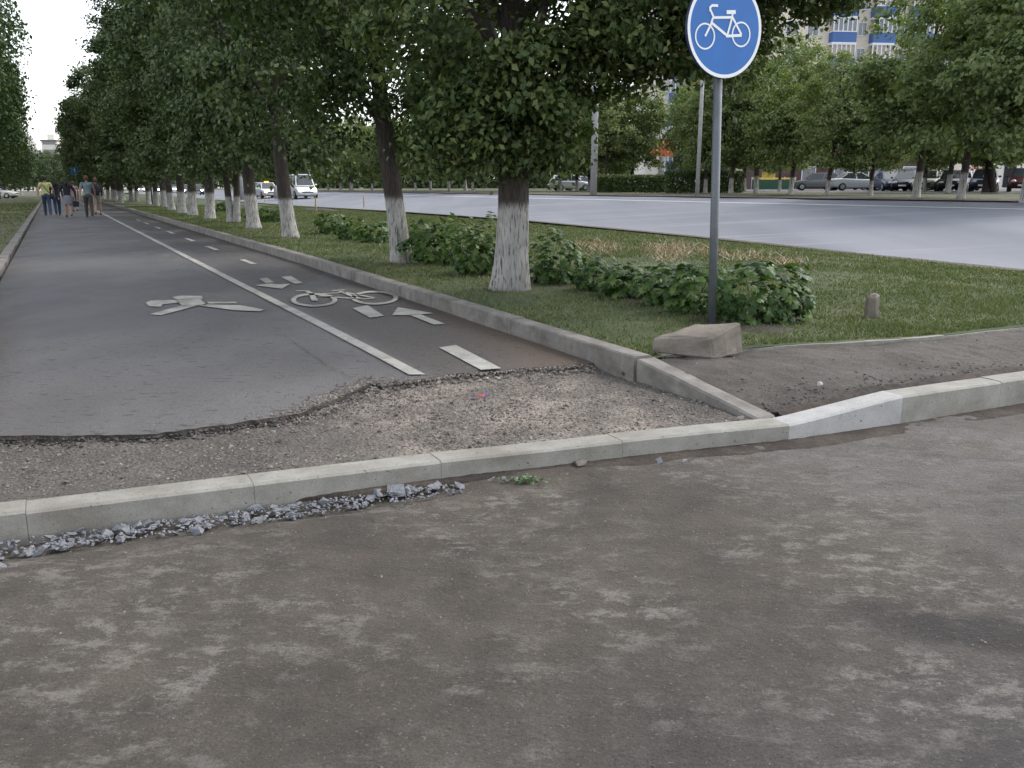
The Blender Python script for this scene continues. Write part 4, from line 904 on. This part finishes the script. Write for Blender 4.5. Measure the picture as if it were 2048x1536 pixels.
# ------------------------------------------------------------------ cars
def car_parts(style, paint, lit=False):
    L, Wd, Hh = {'sedan': (4.4, 1.72, 1.44), 'hatch': (4.0, 1.68, 1.46), 'suv': (4.5, 1.84, 1.74), 'van': (4.9, 1.9, 2.05)}[style]
    hw = Wd / 2; x0, x1 = -L / 2, L / 2; belt = {'sedan': .90, 'hatch': .92, 'suv': 1.08, 'van': 1.12}[style]
    e = empty('car'); 
    if style == 'sedan': st = [(x0, .5, .78, .80), (x0 + .12, .30, .92, .93), (x0 + .7, .22, .97, 1), (x0 + 1.6, .2, .94, 1), (.6, .2, .90, 1), (x1 - 1.15, .2, .88, .99), (x1 - .4, .24, .76, .95), (x1 - .08, .32, .66, .86), (x1, .42, .56, .78)]
    elif style == 'van': st = [(x0, .4, 1.05, .92), (x0 + .1, .28, 1.12, .98), (x0 + 1, .22, 1.12, 1), (0, .2, 1.12, 1), (1.2, .2, 1.08, 1), (x1 - .7, .22, 1.0, .98), (x1 - .15, .3, .82, .9), (x1, .42, .62, .82)]
    else: st = [(x0, .45, belt - .12, .86), (x0 + .1, .28, belt, .95), (x0 + .8, .22, belt, 1), (0, .2, belt, 1), (.7, .2, belt - .02, 1), (x1 - 1.0, .22, belt - .04, .98), (x1 - .3, .26, belt - .16, .93), (x1 - .06, .34, belt - .3, .86), (x1, .44, belt - .42, .78)]
    V = []; k = 10
    for x, zb, zt, f in st:
        w = hw * f; zm = (zb + zt) / 2
        V += [(x, -w * .85, zb), (x, -w * .98, zb + .08), (x, -w, zm), (x, -w * .97, zt - .06), (x, -w * .86, zt), (x, w * .86, zt), (x, w * .97, zt - .06), (x, w, zm), (x, w * .98, zb + .08), (x, w * .85, zb)]
    Fc = [(i * k + j, i * k + (j + 1) % k, (i + 1) * k + (j + 1) % k, (i + 1) * k + j) for i in range(len(st) - 1) for j in range(k)] + [tuple(reversed(range(k))), tuple((len(st) - 1) * k + j for j in range(k))]
    mb = MB(); mb.add(V, Fc)
    cb = {'sedan': (x0 + .55, x0 + 1.35, .15, x1 - 1.1), 'hatch': (x0 + .08, x0 + .5, .25, x1 - 1.0), 'suv': (x0 + .08, x0 + .35, .45, x1 - 1.15), 'van': (x0 + .06, x0 + .2, 1.1, x1 - .75)}[style]
    rb, rr, rf, wf = cb; zr = Hh; wb = hw * .87; wr = hw * .68
    cab = [(rb, -wb, belt - .02), (wf, -wb, belt - .06), (wf, wb, belt - .06), (rb, wb, belt - .02), (rr, -wr, zr), (rf, -wr, zr), (rf, wr, zr), (rr, wr, zr)]
    mb.add(cab, [(4, 5, 6, 7), (0, 1, 5, 4), (1, 2, 6, 5), (2, 3, 7, 6), (3, 0, 4, 7)])
    o = mb.build('body', paint, e, True); b = o.modifiers.new('b', 'BEVEL'); b.width = .035; b.segments = 2; b.limit_method = 'ANGLE'; b.angle_limit = R(35)
    b = o.modifiers.new('w', 'WEIGHTED_NORMAL') if False else None
    c = [Vector(v) for v in cab]
    def pane(q, inset, name, off):
        q = [c[i] for i in q]; m = sum(q, Vector()) / 4; nn = (q[1] - q[0]).cross(q[2] - q[0]).normalized(); 
        if nn.dot(m - Vector((0, 0, 1.0))) < 0: nn = -nn
        v = [m + (p_ - m) * inset + nn * off for p_ in q]; v2 = [p_ - nn * .012 for p_ in v]
        mb = MB(); mb.add(v + v2, [(0, 1, 2, 3), (7, 6, 5, 4), (0, 4, 5, 1), (1, 5, 6, 2), (2, 6, 7, 3), (3, 7, 4, 0)]); mb.build(name, M['glass'], e)
    pane((1, 2, 6, 5), .88, 'windscreen', .012); pane((3, 0, 4, 7), .84, 'rear_window', .012)
    for side in ((0, 1, 5, 4), (2, 3, 7, 6)):
        q = [c[i] for i in side]; A = [q[0], (q[0] + q[1]) / 2, (q[2] + q[3]) / 2, q[3]]; B = [(q[0] + q[1]) / 2, q[1], q[2], (q[2] + q[3]) / 2]
        for Q in (A, B):
            m = sum(Q, Vector()) / 4; nn = (Q[1] - Q[0]).cross(Q[2] - Q[0]).normalized(); nn = nn if nn.y * m.y > 0 else -nn
            v = [m + Vector(((p_ - m).x * .9, (p_ - m).y * .78, (p_ - m).z * .78)) + nn * .012 for p_ in Q]; v2 = [p_ - nn * .012 for p_ in v]
            mb = MB(); mb.add(v + v2, [(0, 1, 2, 3), (7, 6, 5, 4), (0, 4, 5, 1), (1, 5, 6, 2), (2, 6, 7, 3), (3, 7, 4, 0)]); mb.build('side_window', M['glass'], e)
    wr_ = .31 if style in ('sedan', 'hatch') else .35
    for sx in (x0 + .78, x1 - .82):
        for sy in (-1, 1):
            wh = empty('wheel', (sx, sy * (hw - .1), wr_)); wh.parent = e
            mb = MB(); mb.tube([(0, -.1, 0), (0, -.06, 0), (0, .06, 0), (0, .115, 0)] if sy > 0 else [(0, .1, 0), (0, .06, 0), (0, -.06, 0), (0, -.115, 0)], [wr_ * .94, wr_, wr_, wr_ * .95], 18); mb.build('tyre', M['tyre'], wh, True)
            mb = MB(); mb.tube([(0, sy * .1, 0), (0, sy * .122, 0)], [wr_ * .62, wr_ * .58], 14); mb.build('rim', M['rim'], wh)
    zf = {'sedan': .62, 'hatch': .68, 'suv': .82, 'van': .8}[style]
    for sy in (-1, 1):
        mb = MB(); mb.ball((x1 - .1, sy * hw * .62, zf - .02), .15, 10, 6, 0, (.7, 1.1, .62)); mb.build('headlight', M['lampon'] if lit else M['lampoff'], e, True)
        mb = MB(); mb.box(x0 - .015, x0 + .1, sy * hw * .6 - .13, sy * hw * .6 + .13, zf + .05, zf + .2); mb.build('tail_light', M['redlamp'], e)
        mb = MB(); mb.ball((wf - .35, sy * (hw + .06), belt + .06), .1, 8, 5, 0, (.6, 1, .7)); mb.build('mirror', paint, e, True)
    mb = MB(); mb.box(x1 - .05, x1 + .02, -.45, .45, .48 if style != 'van' else .5, .58); mb.build('grille', M['tyre'], e)
    for x in (x1 + .025, x0 - .025): mb = MB(); mb.box(x - .01, x + .01, -.26, .26, .36, .47); mb.build('number_plate', M['plate'], e)
    return e
def place(e, p, heading, label, group, sc=1):
    e.location = p; e.rotation_euler = (0, 0, heading); tag(e, label, 'car', group); return e
toward = math.atan2(-AX.y, -AX.x)
GP = 'cars parked across the road'
for k, (px, py, st, mt, hd, lab) in enumerate([
        (1632, 76, 'hatch', 'grey', 2.9, 'grey hatchback parked left of the silver sedan'), (1712, 72, 'sedan', 'silver', .02, 'silver sedan parked side-on among the trees'), (1778, 68, 'sedan', 'navy', -1.7, 'dark blue sedan parked nose out right of the silver sedan'),
        (1812, 66, 'sedan', 'black', -2.1, 'black sedan with an orange indicator facing the road'), (1855, 64, 'hatch', 'beige', -2.15, 'pale beige hatchback parked facing the road'), (1905, 62, 'sedan', 'black', -2.1, 'black sedan right of the pale hatchback'),
        (1968, 60, 'hatch', 'navy', -2.1, 'dark hatchback with a bright windscreen by the leaning dark tree'), (2046, 57, 'hatch', 'maroonp', -2.1, 'maroon car cut by the right edge of the photo')]):
    p = atY(px, 372, py); s, t = ST(p.x, p.y); p.z = gz(s, t) + .03; place(car_parts(st, M[mt]), p, hd, lab, GP)
for k, (px, D, st, mt, hd, lab) in enumerate([(1800, 76, 'suv', 'black', .1, 'black estate roof showing behind the dark blue sedan'), (1838, 74, 'suv', 'grey', .0, 'grey pickup-like car behind the beige hatchback'), (1690, 82, 'sedan', 'navy', .1, 'dark car behind the silver sedan'), (1880, 70, 'suv', 'black', .1, 'black car in the back row behind the black sedan'), (1950, 68, 'hatch', 'white', -1.6, 'white car roof in the back row left of the dark hatchback'),
        (1390, 88, 'hatch', 'white', .2, 'white car parked behind the taller hedge'), (1270, 90, 'sedan', 'white', .1, 'white car roof above the lower hedge'), (1165, 92, 'sedan', 'silver', .1, 'pale car left of the thick concrete lamp post'), (1142, 85, 'hatch', 'silver', .2, 'light hatchback beyond the road at the edge of the near lime crown')]):
    p = atY(px, 372, D); s, t = ST(p.x, p.y); p.z = gz(s, t) + .02; place(car_parts(st, M[mt]), p, hd, lab, GP)
for k, (px, py, st, mt, lab, taxi) in enumerate([(602, 397, 'van', 'white', 'white minivan with headlights on coming along the main road right of the third lime', 0), (535, 396, 'sedan', 'white', 'white sedan with an orange roof lamp and headlights on', 1), (516, 393, 'sedan', 'silver', 'silver car with headlights on left of the one with the roof lamp', 0),
        (393, 390, 'hatch', 'black', 'dark car with very bright headlights between the sixth and seventh limes', 0), (373, 390, 'hatch', 'grey', 'grey car with headlights on left of the bright-lit one', 0), (346, 388, 'van', 'white', 'white van on the road behind the far limes', 0), (321, 386, 'hatch', 'black', 'distant dark car with a small headlight', 0), (281, 384, 'sedan', 'white', 'white car far down the road, leftmost of the moving ones', 0)]):
    e = car_parts(st, M[mt], True); 
    if taxi: mb = MB(); mb.box(-.15, .05, -.2, .2, 1.43, 1.56); mb.build('roof_lamp', M['orange'], e, bevel=.02)
    p = G(px, py); s, t = ST(p.x, p.y); place(e, p, toward, lab, 'cars on the main road')
p = atY(-6, 384, 105); s, t = ST(p.x, p.y); p.z = gz(s, t); place(car_parts('sedan', M['white']), p, .1, 'white car far left beyond the lawn', None)

# ------------------------------------------------------------------ people
def person(px, py, h, heading, shirt, pants, hair, label, sleeve=True, phase=1, skirt=False, extra=None, armout=0.0, longhair=False, shorts=False):
    p = G(px, py); e = empty('person', p, heading); k = h / 1.75; e.scale = (k, k, k)
    ph = phase * .22                                                       # stride half length; +y is forward
    hipL, hipR = Vector((-.09, 0, .92)), Vector((.09, 0, .92)); legs = []
    for sx, f, hp in ((-1, ph, hipL), (1, -ph, hipR)):
        kn = hp + Vector((sx * .01, f * .45 + .05, -.42)); an = Vector((sx * .10, f * 1.05 - (.04 if f < 0 else 0), .09 if f > 0 else .13)); legs.append((hp, kn, an, f))
    arms = []
    for sx, f in ((-1, -ph), (1, ph)):
        sh = Vector((sx * .19, 0, 1.43)); el = sh + Vector((sx * (.06 + armout), f * .4 - .02, -.28)); wr = el + Vector((sx * (.0 + armout * .3), f * .5 + .06, -.25)); arms.append((sx, sh, el, wr))
    def remesh(o, vs=.012):
        m = o.modifiers.new('r', 'REMESH'); m.mode = 'VOXEL'; m.voxel_size = vs; m.use_smooth_shade = True; s_ = o.modifiers.new('s', 'SMOOTH'); s_.factor = .5; s_.iterations = 3
    b = MB()
    b.tube([(0, 0, .9), (0, 0, 1.05), (0, .005, 1.2), (0, 0, 1.38), (0, 0, 1.46)], [.14, .12, .13, .15, .09], 14, flat=.62)
    b.tube([(0, 0, 1.42), (0, .01, 1.55)], [.058, .052], 10); b.ball((0, .015, 1.635), .1, 14, 10, 0, (.8, .95, 1.18)); b.ball((0, .105, 1.62), .02, 6, 4, 0, (.7, 1, 1.2)); b.ball((0, .06, 1.55), .045, 8, 5)
    for sx in (-1, 1): b.ball((sx * .08, .01, 1.625), .024, 6, 4, 0, (.5, 1, 1.4)); b.ball((sx * .03, .1, 1.65), .012, 6, 4)
    b.tube([(-.05, .09, 1.585), (.05, .09, 1.585)] , .008, 6)
    for hp, kn, an, f in legs:
        b.tube([hp, (hp + kn) / 2, kn, (kn + an) / 2 + Vector((0, -.015, 0)), an], [.085, .075, .055, .056, .038], 12); b.tube([an + Vector((0, -.04, -.05)), an + Vector((0, .08, -.055)), an + Vector((0, .16, -.065))], [.04, .042, .03], 8)
    for sx, sh, el, wr in arms:
        b.tube([sh + Vector((-sx * .06, 0, 0)), sh, (sh + el) / 2, el, (el + wr) / 2, wr], [.055, .055, .046, .04, .037, .026], 10); d = (wr - el).normalized(); hc = wr + d * .05; b.tube([wr, hc, hc + d * .045], [.024, .038, .036], 8, flat=.6)
        for j in range(4): fo = Vector((0, (j - 1.5) * .019, 0)); q = hc + d * .04 + fo; b.tube([q, q + d * .035 + Vector((-sx * .004, 0, 0)), q + d * (.06 - .006 * abs(j - 1)) + Vector((-sx * .016, 0, 0))], [.0095, .009, .0075], 6)
        b.tube([wr + d * .02 + Vector((0, .025, 0)), hc + d * .01 + Vector((-sx * .01, .048, 0)), hc + d * .04 + Vector((-sx * .015, .055, 0))], [.011, .010, .008], 6)
    o = b.build('body', M['skin'], e); remesh(o, .008)
    b = MB(); b.tube([(0, 0, .90), (0, 0, 1.05), (0, .005, 1.22), (0, 0, 1.38), (0, 0, 1.475)], [.165, .15, .158, .178, .09], 16, flat=.66)
    for sx, sh, el, wr in arms: b.tube([sh + Vector((-sx * .09, 0, -.01)), sh, (sh + el) / 2] + ([el, (el + wr) / 2, wr] if sleeve else []), [.075, .07, .064] + ([.054, .048, .04] if sleeve else []), 10)
    o = b.build('shirt', M[shirt], e); remesh(o)
    b = MB()
    if skirt: b.tube([(0, 0, 1.0), (0, 0, .85), (0, 0, .58)], [.14, .19, .21], 16, flat=.75)
    else:
        b.tube([(0, 0, 1.0), (0, 0, .85)], [.15, .165], 14, flat=.7)
        for hp, kn, an, f in legs: b.tube([hp, (hp + kn) / 2, kn] + ([] if shorts else [(kn + an) / 2, an + Vector((0, 0, -.02))]), [.105, .092, .076] + ([] if shorts else [.072, .06]), 12)
    o = b.build('skirt' if skirt else 'trousers', M[pants], e); remesh(o)
    b = MB()
    for hp, kn, an, f in legs:
        b = MB(); b.tube([an + Vector((0, -.06, -.045)), an + Vector((0, .06, -.045)), an + Vector((0, .19, -.06))], [.045, .05, .035], 10); b.build('shoe', M['shoe'], e, True)
    b = MB(); b.ball((0, -.012, 1.665), .112, 14, 8, 0, (.86, .95, 1.05))
    if longhair: b.tube([(0, -.05, 1.66), (0, -.085, 1.55), (0, -.1, 1.4)], [.09, .085, .05], 10, flat=.6)
    b.build('hair', M[hair], e, True)
    if extra == 'shoulder_bag':
        t_ = empty('shoulder_bag', (0, 0, 0)); t_.parent = e; b = MB(); b.tube([(-.14, -.13, 1.44), (0, -.13, 1.2), (.17, -.1, .98)], .014, 6); b.build('strap', M['darkc'], t_); b = MB(); b.ball((.24, -.04, .86), .14, 12, 8, 0, (.6, 1, 1)); b.build('pouch', M['darkc'], t_, True)
    if extra == 'backpack': b = MB(); b.ball((0, -.22, 1.22), .24, 14, 10, 0, (.95, .6, 1.2)); b.build('backpack', M['darkc'], e, True)
    if extra == 'handbag':
        t_ = empty('handbag', (0, 0, 0)); t_.parent = e; b = MB(); b.tube([(.3, 0, 1.35), (.33, -.02, .95), (.34, 0, .72)], .02, 6); b.build('strap', M['darkc'], t_); b = MB(); b.box(.2, .46, -.06, .06, .46, .72); b.build('bag', M['darkc'], t_, bevel=.03)
    tag(e, label, 'person', 'people walking away down the path'); return e
hd = HEAD - math.pi / 2
person(97, 431, 1.80, hd, 'lime', 'jeans', 'hair', 'person in a yellow-green t-shirt and jeans with a dark shoulder bag, walking away', False, 1, extra='shoulder_bag', armout=.06)
person(117, 430, 1.68, hd + .1, 'darkc', 'jeans', 'hair', 'person in a dark top and blue jeans beside the one in yellow-green', True, -1, longhair=True)
person(139, 434, 1.68, hd, 'darkc', 'greyc', 'hair', 'person in a black top and grey skirt carrying a dark handbag', True, .6, skirt=True, extra='handbag', armout=.08, longhair=True)
person(151, 423, 1.62, hd, 'pink', 'khaki', 'hairb', 'person in a pale pink top partly behind the others', False, .8)
person(180, 434, 1.78, hd, 'bluegrey', 'brownc', 'hairb', 'person in a blue-grey shirt and dark trousers, right of the middle of the group', False, 1, armout=.04)
person(197, 430, 1.72, hd - .1, 'darkc', 'khaki', 'hairb', 'person wearing a big dark backpack and light knee-length shorts, rightmost', True, -1, shorts=True, extra='backpack')

# ------------------------------------------------------------------ buildings
def building_main():
    D = 112.0; o0 = atY(1530, 345, D); e = empty('apartment_block', (o0.x, D, -.3), R(6)); Wd = 46; Ht = 36; fl = 2.95
    mb = MB(); mb.box(0, Wd, 0, 14, 0, Ht); mb.build('wall', M['brick'], e)
    mb = MB(); mb.box(-.3, Wd + .3, -.4, 14.3, Ht + .002, Ht + .5); mb.build('roof', M['roof'], e)
    sc = D / 1797
    base = atY(1700, 33, D).z + .3                         # a floor line seen in the photo
    cols = [(6.9, 3.0), (12.0, 2.9), (16.8, 2.9), (25, 3.0), (30, 3.0), (37, 3.0)]
    n0 = base - int(base / fl) * fl
    for cx, w in cols:
        for k in range(12):
            z = n0 + k * fl
            if z < 6 or z > Ht - 3.2: continue
            b = empty('balcony', (cx, -1.1, z)); b.parent = e
            mb = MB(); mb.box(0, w, 0, 1.1, .02, 1.2); mb.build('parapet', M['bluep'], b)
            mb = MB(); mb.box(-.05, w + .05, -.05, 1.1, -.12, .02); mb.box(-.03, w + .03, -.04, 1.1, 1.2, 1.3); mb.box(-.03, w + .03, -.04, 1.1, 2.7, 2.83)
            for j in range(6): x = j * (w - .12) / 5; mb.box(x, x + .12, -.03, .08, 1.3, 2.7)
            mb.build('frame', M['whitef'], b)
            mb = MB(); mb.box(.02, w - .02, .06, .1, 1.3, 2.7); mb.build('glazing', M['curtain'] if k % 2 else M['winglass'], b)
    for cx, w in [(1.5, 1.5), (4.2, 1.3), (10.6, .95), (15.5, .9), (21.5, 1.5), (23.3, 1.2), (28.8, .9), (34.5, 1.4), (41.5, 1.4)]:
        for k in range(12):
            z = n0 + k * fl + 1.0
            if z < 6 or z > Ht - 2.2: continue
            f = MB(); f.box(cx - .08, cx + w + .08, -.06, .0, z - .1, z); f.box(cx - .08, cx + w + .08, -.06, 0, z + 1.4, z + 1.52); f.box(cx - .08, cx, -.06, 0, z, z + 1.4); f.box(cx + w, cx + w + .08, -.06, 0, z, z + 1.4); f.box(cx + w / 2 - .03, cx + w / 2 + .03, -.05, 0, z, z + 1.4)
            wo = f.build('window', M['whitef'], e); g_ = MB(); g_.box(cx, cx + w, -.03, -.005, z, z + 1.4); g_.build('pane', M['winglass'], wo)
    tag(e, 'beige brick apartment block with blue panelled balconies behind the roadside trees', 'apartment block'); return e
building_main()
def shops():
    D = 98.0; a = atY(1540, 345, D); e = empty('shop_building', (a.x, D, .2), R(4)); L = atY(1905, 345, D).x - a.x; h = 4.6
    mb = MB(); mb.box(0, L, 0, 9, 0, h); mb.build('wall', M['maroon'], e); mb = MB(); mb.box(-.2, L + .2, -.2, 9.2, h + .002, h + .3); mb.build('roof', M['roof'], e)
    mb = MB(); mb.box(-.9, .6, -.06, -.002, .2, 3.4); mb.build('yellow_panel', M['yellow'], e); mb = MB(); mb.box(5.2, 6.6, -.7, -.002, 2.9, 3.05); mb.build('canopy', M['whitef'], e)
    for x in (3.6, 7.2, 9.6, 12.2, 15.0):
        f = MB(); f.box(x - .08, x + 1.5, -.06, -.001, .9, 1.0); f.box(x - .08, x + 1.5, -.06, -.001, 2.6, 2.7); f.box(x - .08, x, -.06, -.001, 1, 2.6); f.box(x + 1.42, x + 1.5, -.06, -.001, 1, 2.6); w = f.build('window', M['whitef'], e); g_ = MB(); g_.box(x, x + 1.42, -.03, -.005, 1, 2.6); g_.build('pane', M['winglass'], w)
    tag(e, 'low maroon shop building with a yellow panel under the apartment block', 'shop')
shops()
def text_obj(txt, size, mat, parent, loc, rot=(R(90), 0, 0), name='lettering', ext=.02):
    c = bpy.data.curves.new(name, 'FONT'); c.body = txt; c.size = size; c.extrude = ext; c.align_x = 'CENTER'; c.align_y = 'CENTER'; t_ = bpy.data.objects.new('tmp', c); COL.objects.link(t_)
    bpy.context.view_layer.update(); dg = bpy.context.evaluated_depsgraph_get(); me = bpy.data.meshes.new_from_object(t_.evaluated_get(dg)); COL.objects.unlink(t_); bpy.data.objects.remove(t_)
    o = mk(name, me, mat, parent); o.location = loc; o.rotation_euler = rot; return o
def tower():
    D = 125.0; a = atY(1290, 345, D); e = empty('tower_block', (a.x, D, -.5), 0); L = 13.5; h = 40
    mb = MB(); mb.box(0, L, 0, 14, 0, h); mb.build('wall', M['palewall'], e)
    mb = MB(); mb.box(-.2, L + .2, -.2, 14.2, h + .002, h + .6); mb.build('roof', M['roof'], e)
    for k in range(12):
        z = 3.0 * k + 3.2
        for x, w, mt in ((2.9, 2.6, 'orangew' if k > 4 else 'bluep'), (8.8, 2.4, 'bluep')):
            b = empty('balcony', (x, -1.0, z)); b.parent = e; mb = MB(); mb.box(0, w, 0, 1, 0, 1.2); mb.build('parapet', M[mt], b); mb = MB()
            for j in range(5): xx = j * (w - .12) / 4; mb.box(xx, xx + .12, 0, .1, 1.2, 2.7)
            mb.box(-.02, w + .02, -.02, 1, 2.7, 2.9); mb.build('frame', M['whitef'], b); mb = MB(); mb.box(.02, w - .02, .05, .1, 1.21, 2.69); mb.build('glazing', M['winglass'], b)
    mb = MB(); mb.box(5.6, 7.4, -.08, -.002, 6, h - 1); mb.build('stripe', M['orangew'], e)
    tag(e, 'pale tower block with orange and blue balconies glimpsed through the near lime', 'tower block')
tower()
D = 84; a = atY(1325, 296, D); e = empty('orange_sign', (a.x, D, gz(*ST(a.x, D)))); zc = a.z - e.location.z; mb = MB(); mb.box(-1.25, 1.25, -.12, .12, zc - .75, zc + .8); mb.build('board', M['orangew'], e); mb = MB(); mb.tube([(0, .0, 0), (0, 0, zc - .76)], [.35, .3], 12); mb.build('column', M['pole'], e)
text_obj("1'1", 1.5, M['yellowl'], e, (0, -.15, zc + .05)); tag(e, 'orange signboard with yellow characters on a thick column beyond the hedge', 'signboard')
D = 76; a = atY(1957, 326, D); e = empty('billboard', (a.x, D, gz(*ST(a.x, D)) + .0)); zc = a.z - e.location.z; hw_ = 30 * D / 1797
mb = MB(); mb.box(-hw_, hw_, -.08, .08, zc - .68, zc + .5); mb.build('board', M['palewall'], e)
mb = MB()
for j, (x0, x1) in enumerate([(-.85, -.1), (.1, .85)]):
    mb.box(x0, x1, -.1, -.081, zc + .02, zc + .12)
mb.build('print_line', M['darktext'], e); mb = MB()
for j in range(9): x = -1.0 + j * .24; mb.ball((x, -.09, zc - .45 + .08 * math.sin(j * 2.3)), .13, 8, 5, 0, (1, .15, .8))
mb.build('red_pattern', M['redtext'], e)
for sx in (-1, 1): mb = MB(); mb.box(sx * (hw_ - .2) - .05, sx * (hw_ - .2) + .05, .09, .17, 0, zc + .4); mb.build('leg', M['steel'], e)
tag(e, 'cream billboard with two dark printed lines and a red pattern behind the parked cars', 'billboard')
D = 84; a = atY(2012, 345, D); e = empty('kiosk', (a.x, D, gz(*ST(a.x, D)))); mb = MB(); mb.box(-1.1, 4, 0, 3, 0, 3.1); mb.build('wall', M['palewall'], e); mb = MB(); mb.box(-1.3, 4.2, -.3, 3.2, 3.102, 3.3); mb.build('roof', M['roof'], e); mb = MB(); mb.box(-.2, .9, -.05, -.002, .2, 2.4); mb.build('door', M['darkc'], e); tag(e, 'pale beige kiosk behind the cars at the right edge', 'kiosk')
a = G(1395, 377); b = G(1530, 377)
D = 82; x0 = atY(1505, 350, D).x; x1 = atY(1592, 350, D).x; e = empty('low_fence', ((x0 + x1) / 2, D, gz(*ST((x0 + x1) / 2, D)))); L = x1 - x0; mb = MB(); mb.box(-L / 2, L / 2, -.03, .03, 1.0, 1.15); mb.build('rail', M['yellowl'], e); mb = MB(); mb.box(-L / 2, L / 2, -.02, .02, .1, .95); mb.build('panel', M['greenw'], e)
for k in range(5): mb = MB(); x = -L / 2 + k * L / 4; mb.box(x - .04, x + .04, .035, .1, 0, 1.2); mb.build('post', M['whitef'], e)
tag(e, 'low green panel fence with a yellow top rail left of the parked cars', 'fence')
# far end of the avenue
D = 330.0; a = atY(103, 330, D); e = empty('distant_block', (a.x, D, -2)); hh = atY(103, 268, D).z + 2; w = 30 * D / 1797
mb = MB(); mb.box(-w / 2, w / 2, 0, 14, 0, hh * .9); mb.box(-w / 4, w / 5, 2, 10, hh * .9 + .01, hh); mb.build('wall', M['palewall'], e)
for k in range(5):
    mb = MB(); mb.box(-w / 2 + .5, w / 2 - .5, -.1, -.002, 3 + k * 3.2, 4.4 + k * 3.2); mb.build('window_band', M['winglass'], e)
mb = MB(); mb.box(-w / 2 - .3, w / 2 + .3, -.4, 14.4, hh * .9 - .6, hh * .9 - .1); mb.build('cornice', M['block'], e)
tag(e, 'pale distant building with a reddish cornice closing the avenue under the sky', 'building')

# ------------------------------------------------------------------ light, sky and camera
w = bpy.data.worlds.new('World'); SC.world = w; w.use_nodes = True; nt = w.node_tree; bg = nt.nodes['Background']
sky = nt.nodes.new('ShaderNodeTexSky'); sky.sky_type = 'NISHITA'; sky.sun_disc = False
ELEV, AZ = R(46), R(63)                      # azimuth clockwise from +Y
sky.sun_elevation = ELEV; sky.sun_rotation = AZ; sky.air_density = 1.0; sky.dust_density = 1.5; sky.ozone_density = 1.0
hs = nt.nodes.new('ShaderNodeHueSaturation'); hs.inputs['Saturation'].default_value = .3; nt.links.new(sky.outputs[0], hs.inputs['Color']); nt.links.new(hs.outputs[0], bg.inputs['Color']); bg.inputs['Strength'].default_value = .15
sl = bpy.data.lights.new('sun', 'SUN'); sl.energy = .65; sl.angle = R(14); sl.color = (1, .93, .84); so = bpy.data.objects.new('sun', sl); COL.objects.link(so)
sd_ = Vector((math.sin(AZ) * math.cos(ELEV), math.cos(AZ) * math.cos(ELEV), math.sin(ELEV))); so.rotation_euler = sd_.to_track_quat('Z', 'Y').to_euler()
cam = bpy.data.cameras.new('camera'); cam.sensor_width = 36; cam.lens = 36 * F / 2048; cam.clip_end = 2000; cam.clip_start = .05
co = bpy.data.objects.new('camera', cam); COL.objects.link(co); co.location = (0, 0, H); co.rotation_euler = (R(90) - PITCH, 0, 0); SC.camera = co
SC.view_settings.view_transform = 'Standard'; SC.view_settings.look = 'None'; SC.view_settings.gamma = 1; SC.view_settings.exposure = 1.42
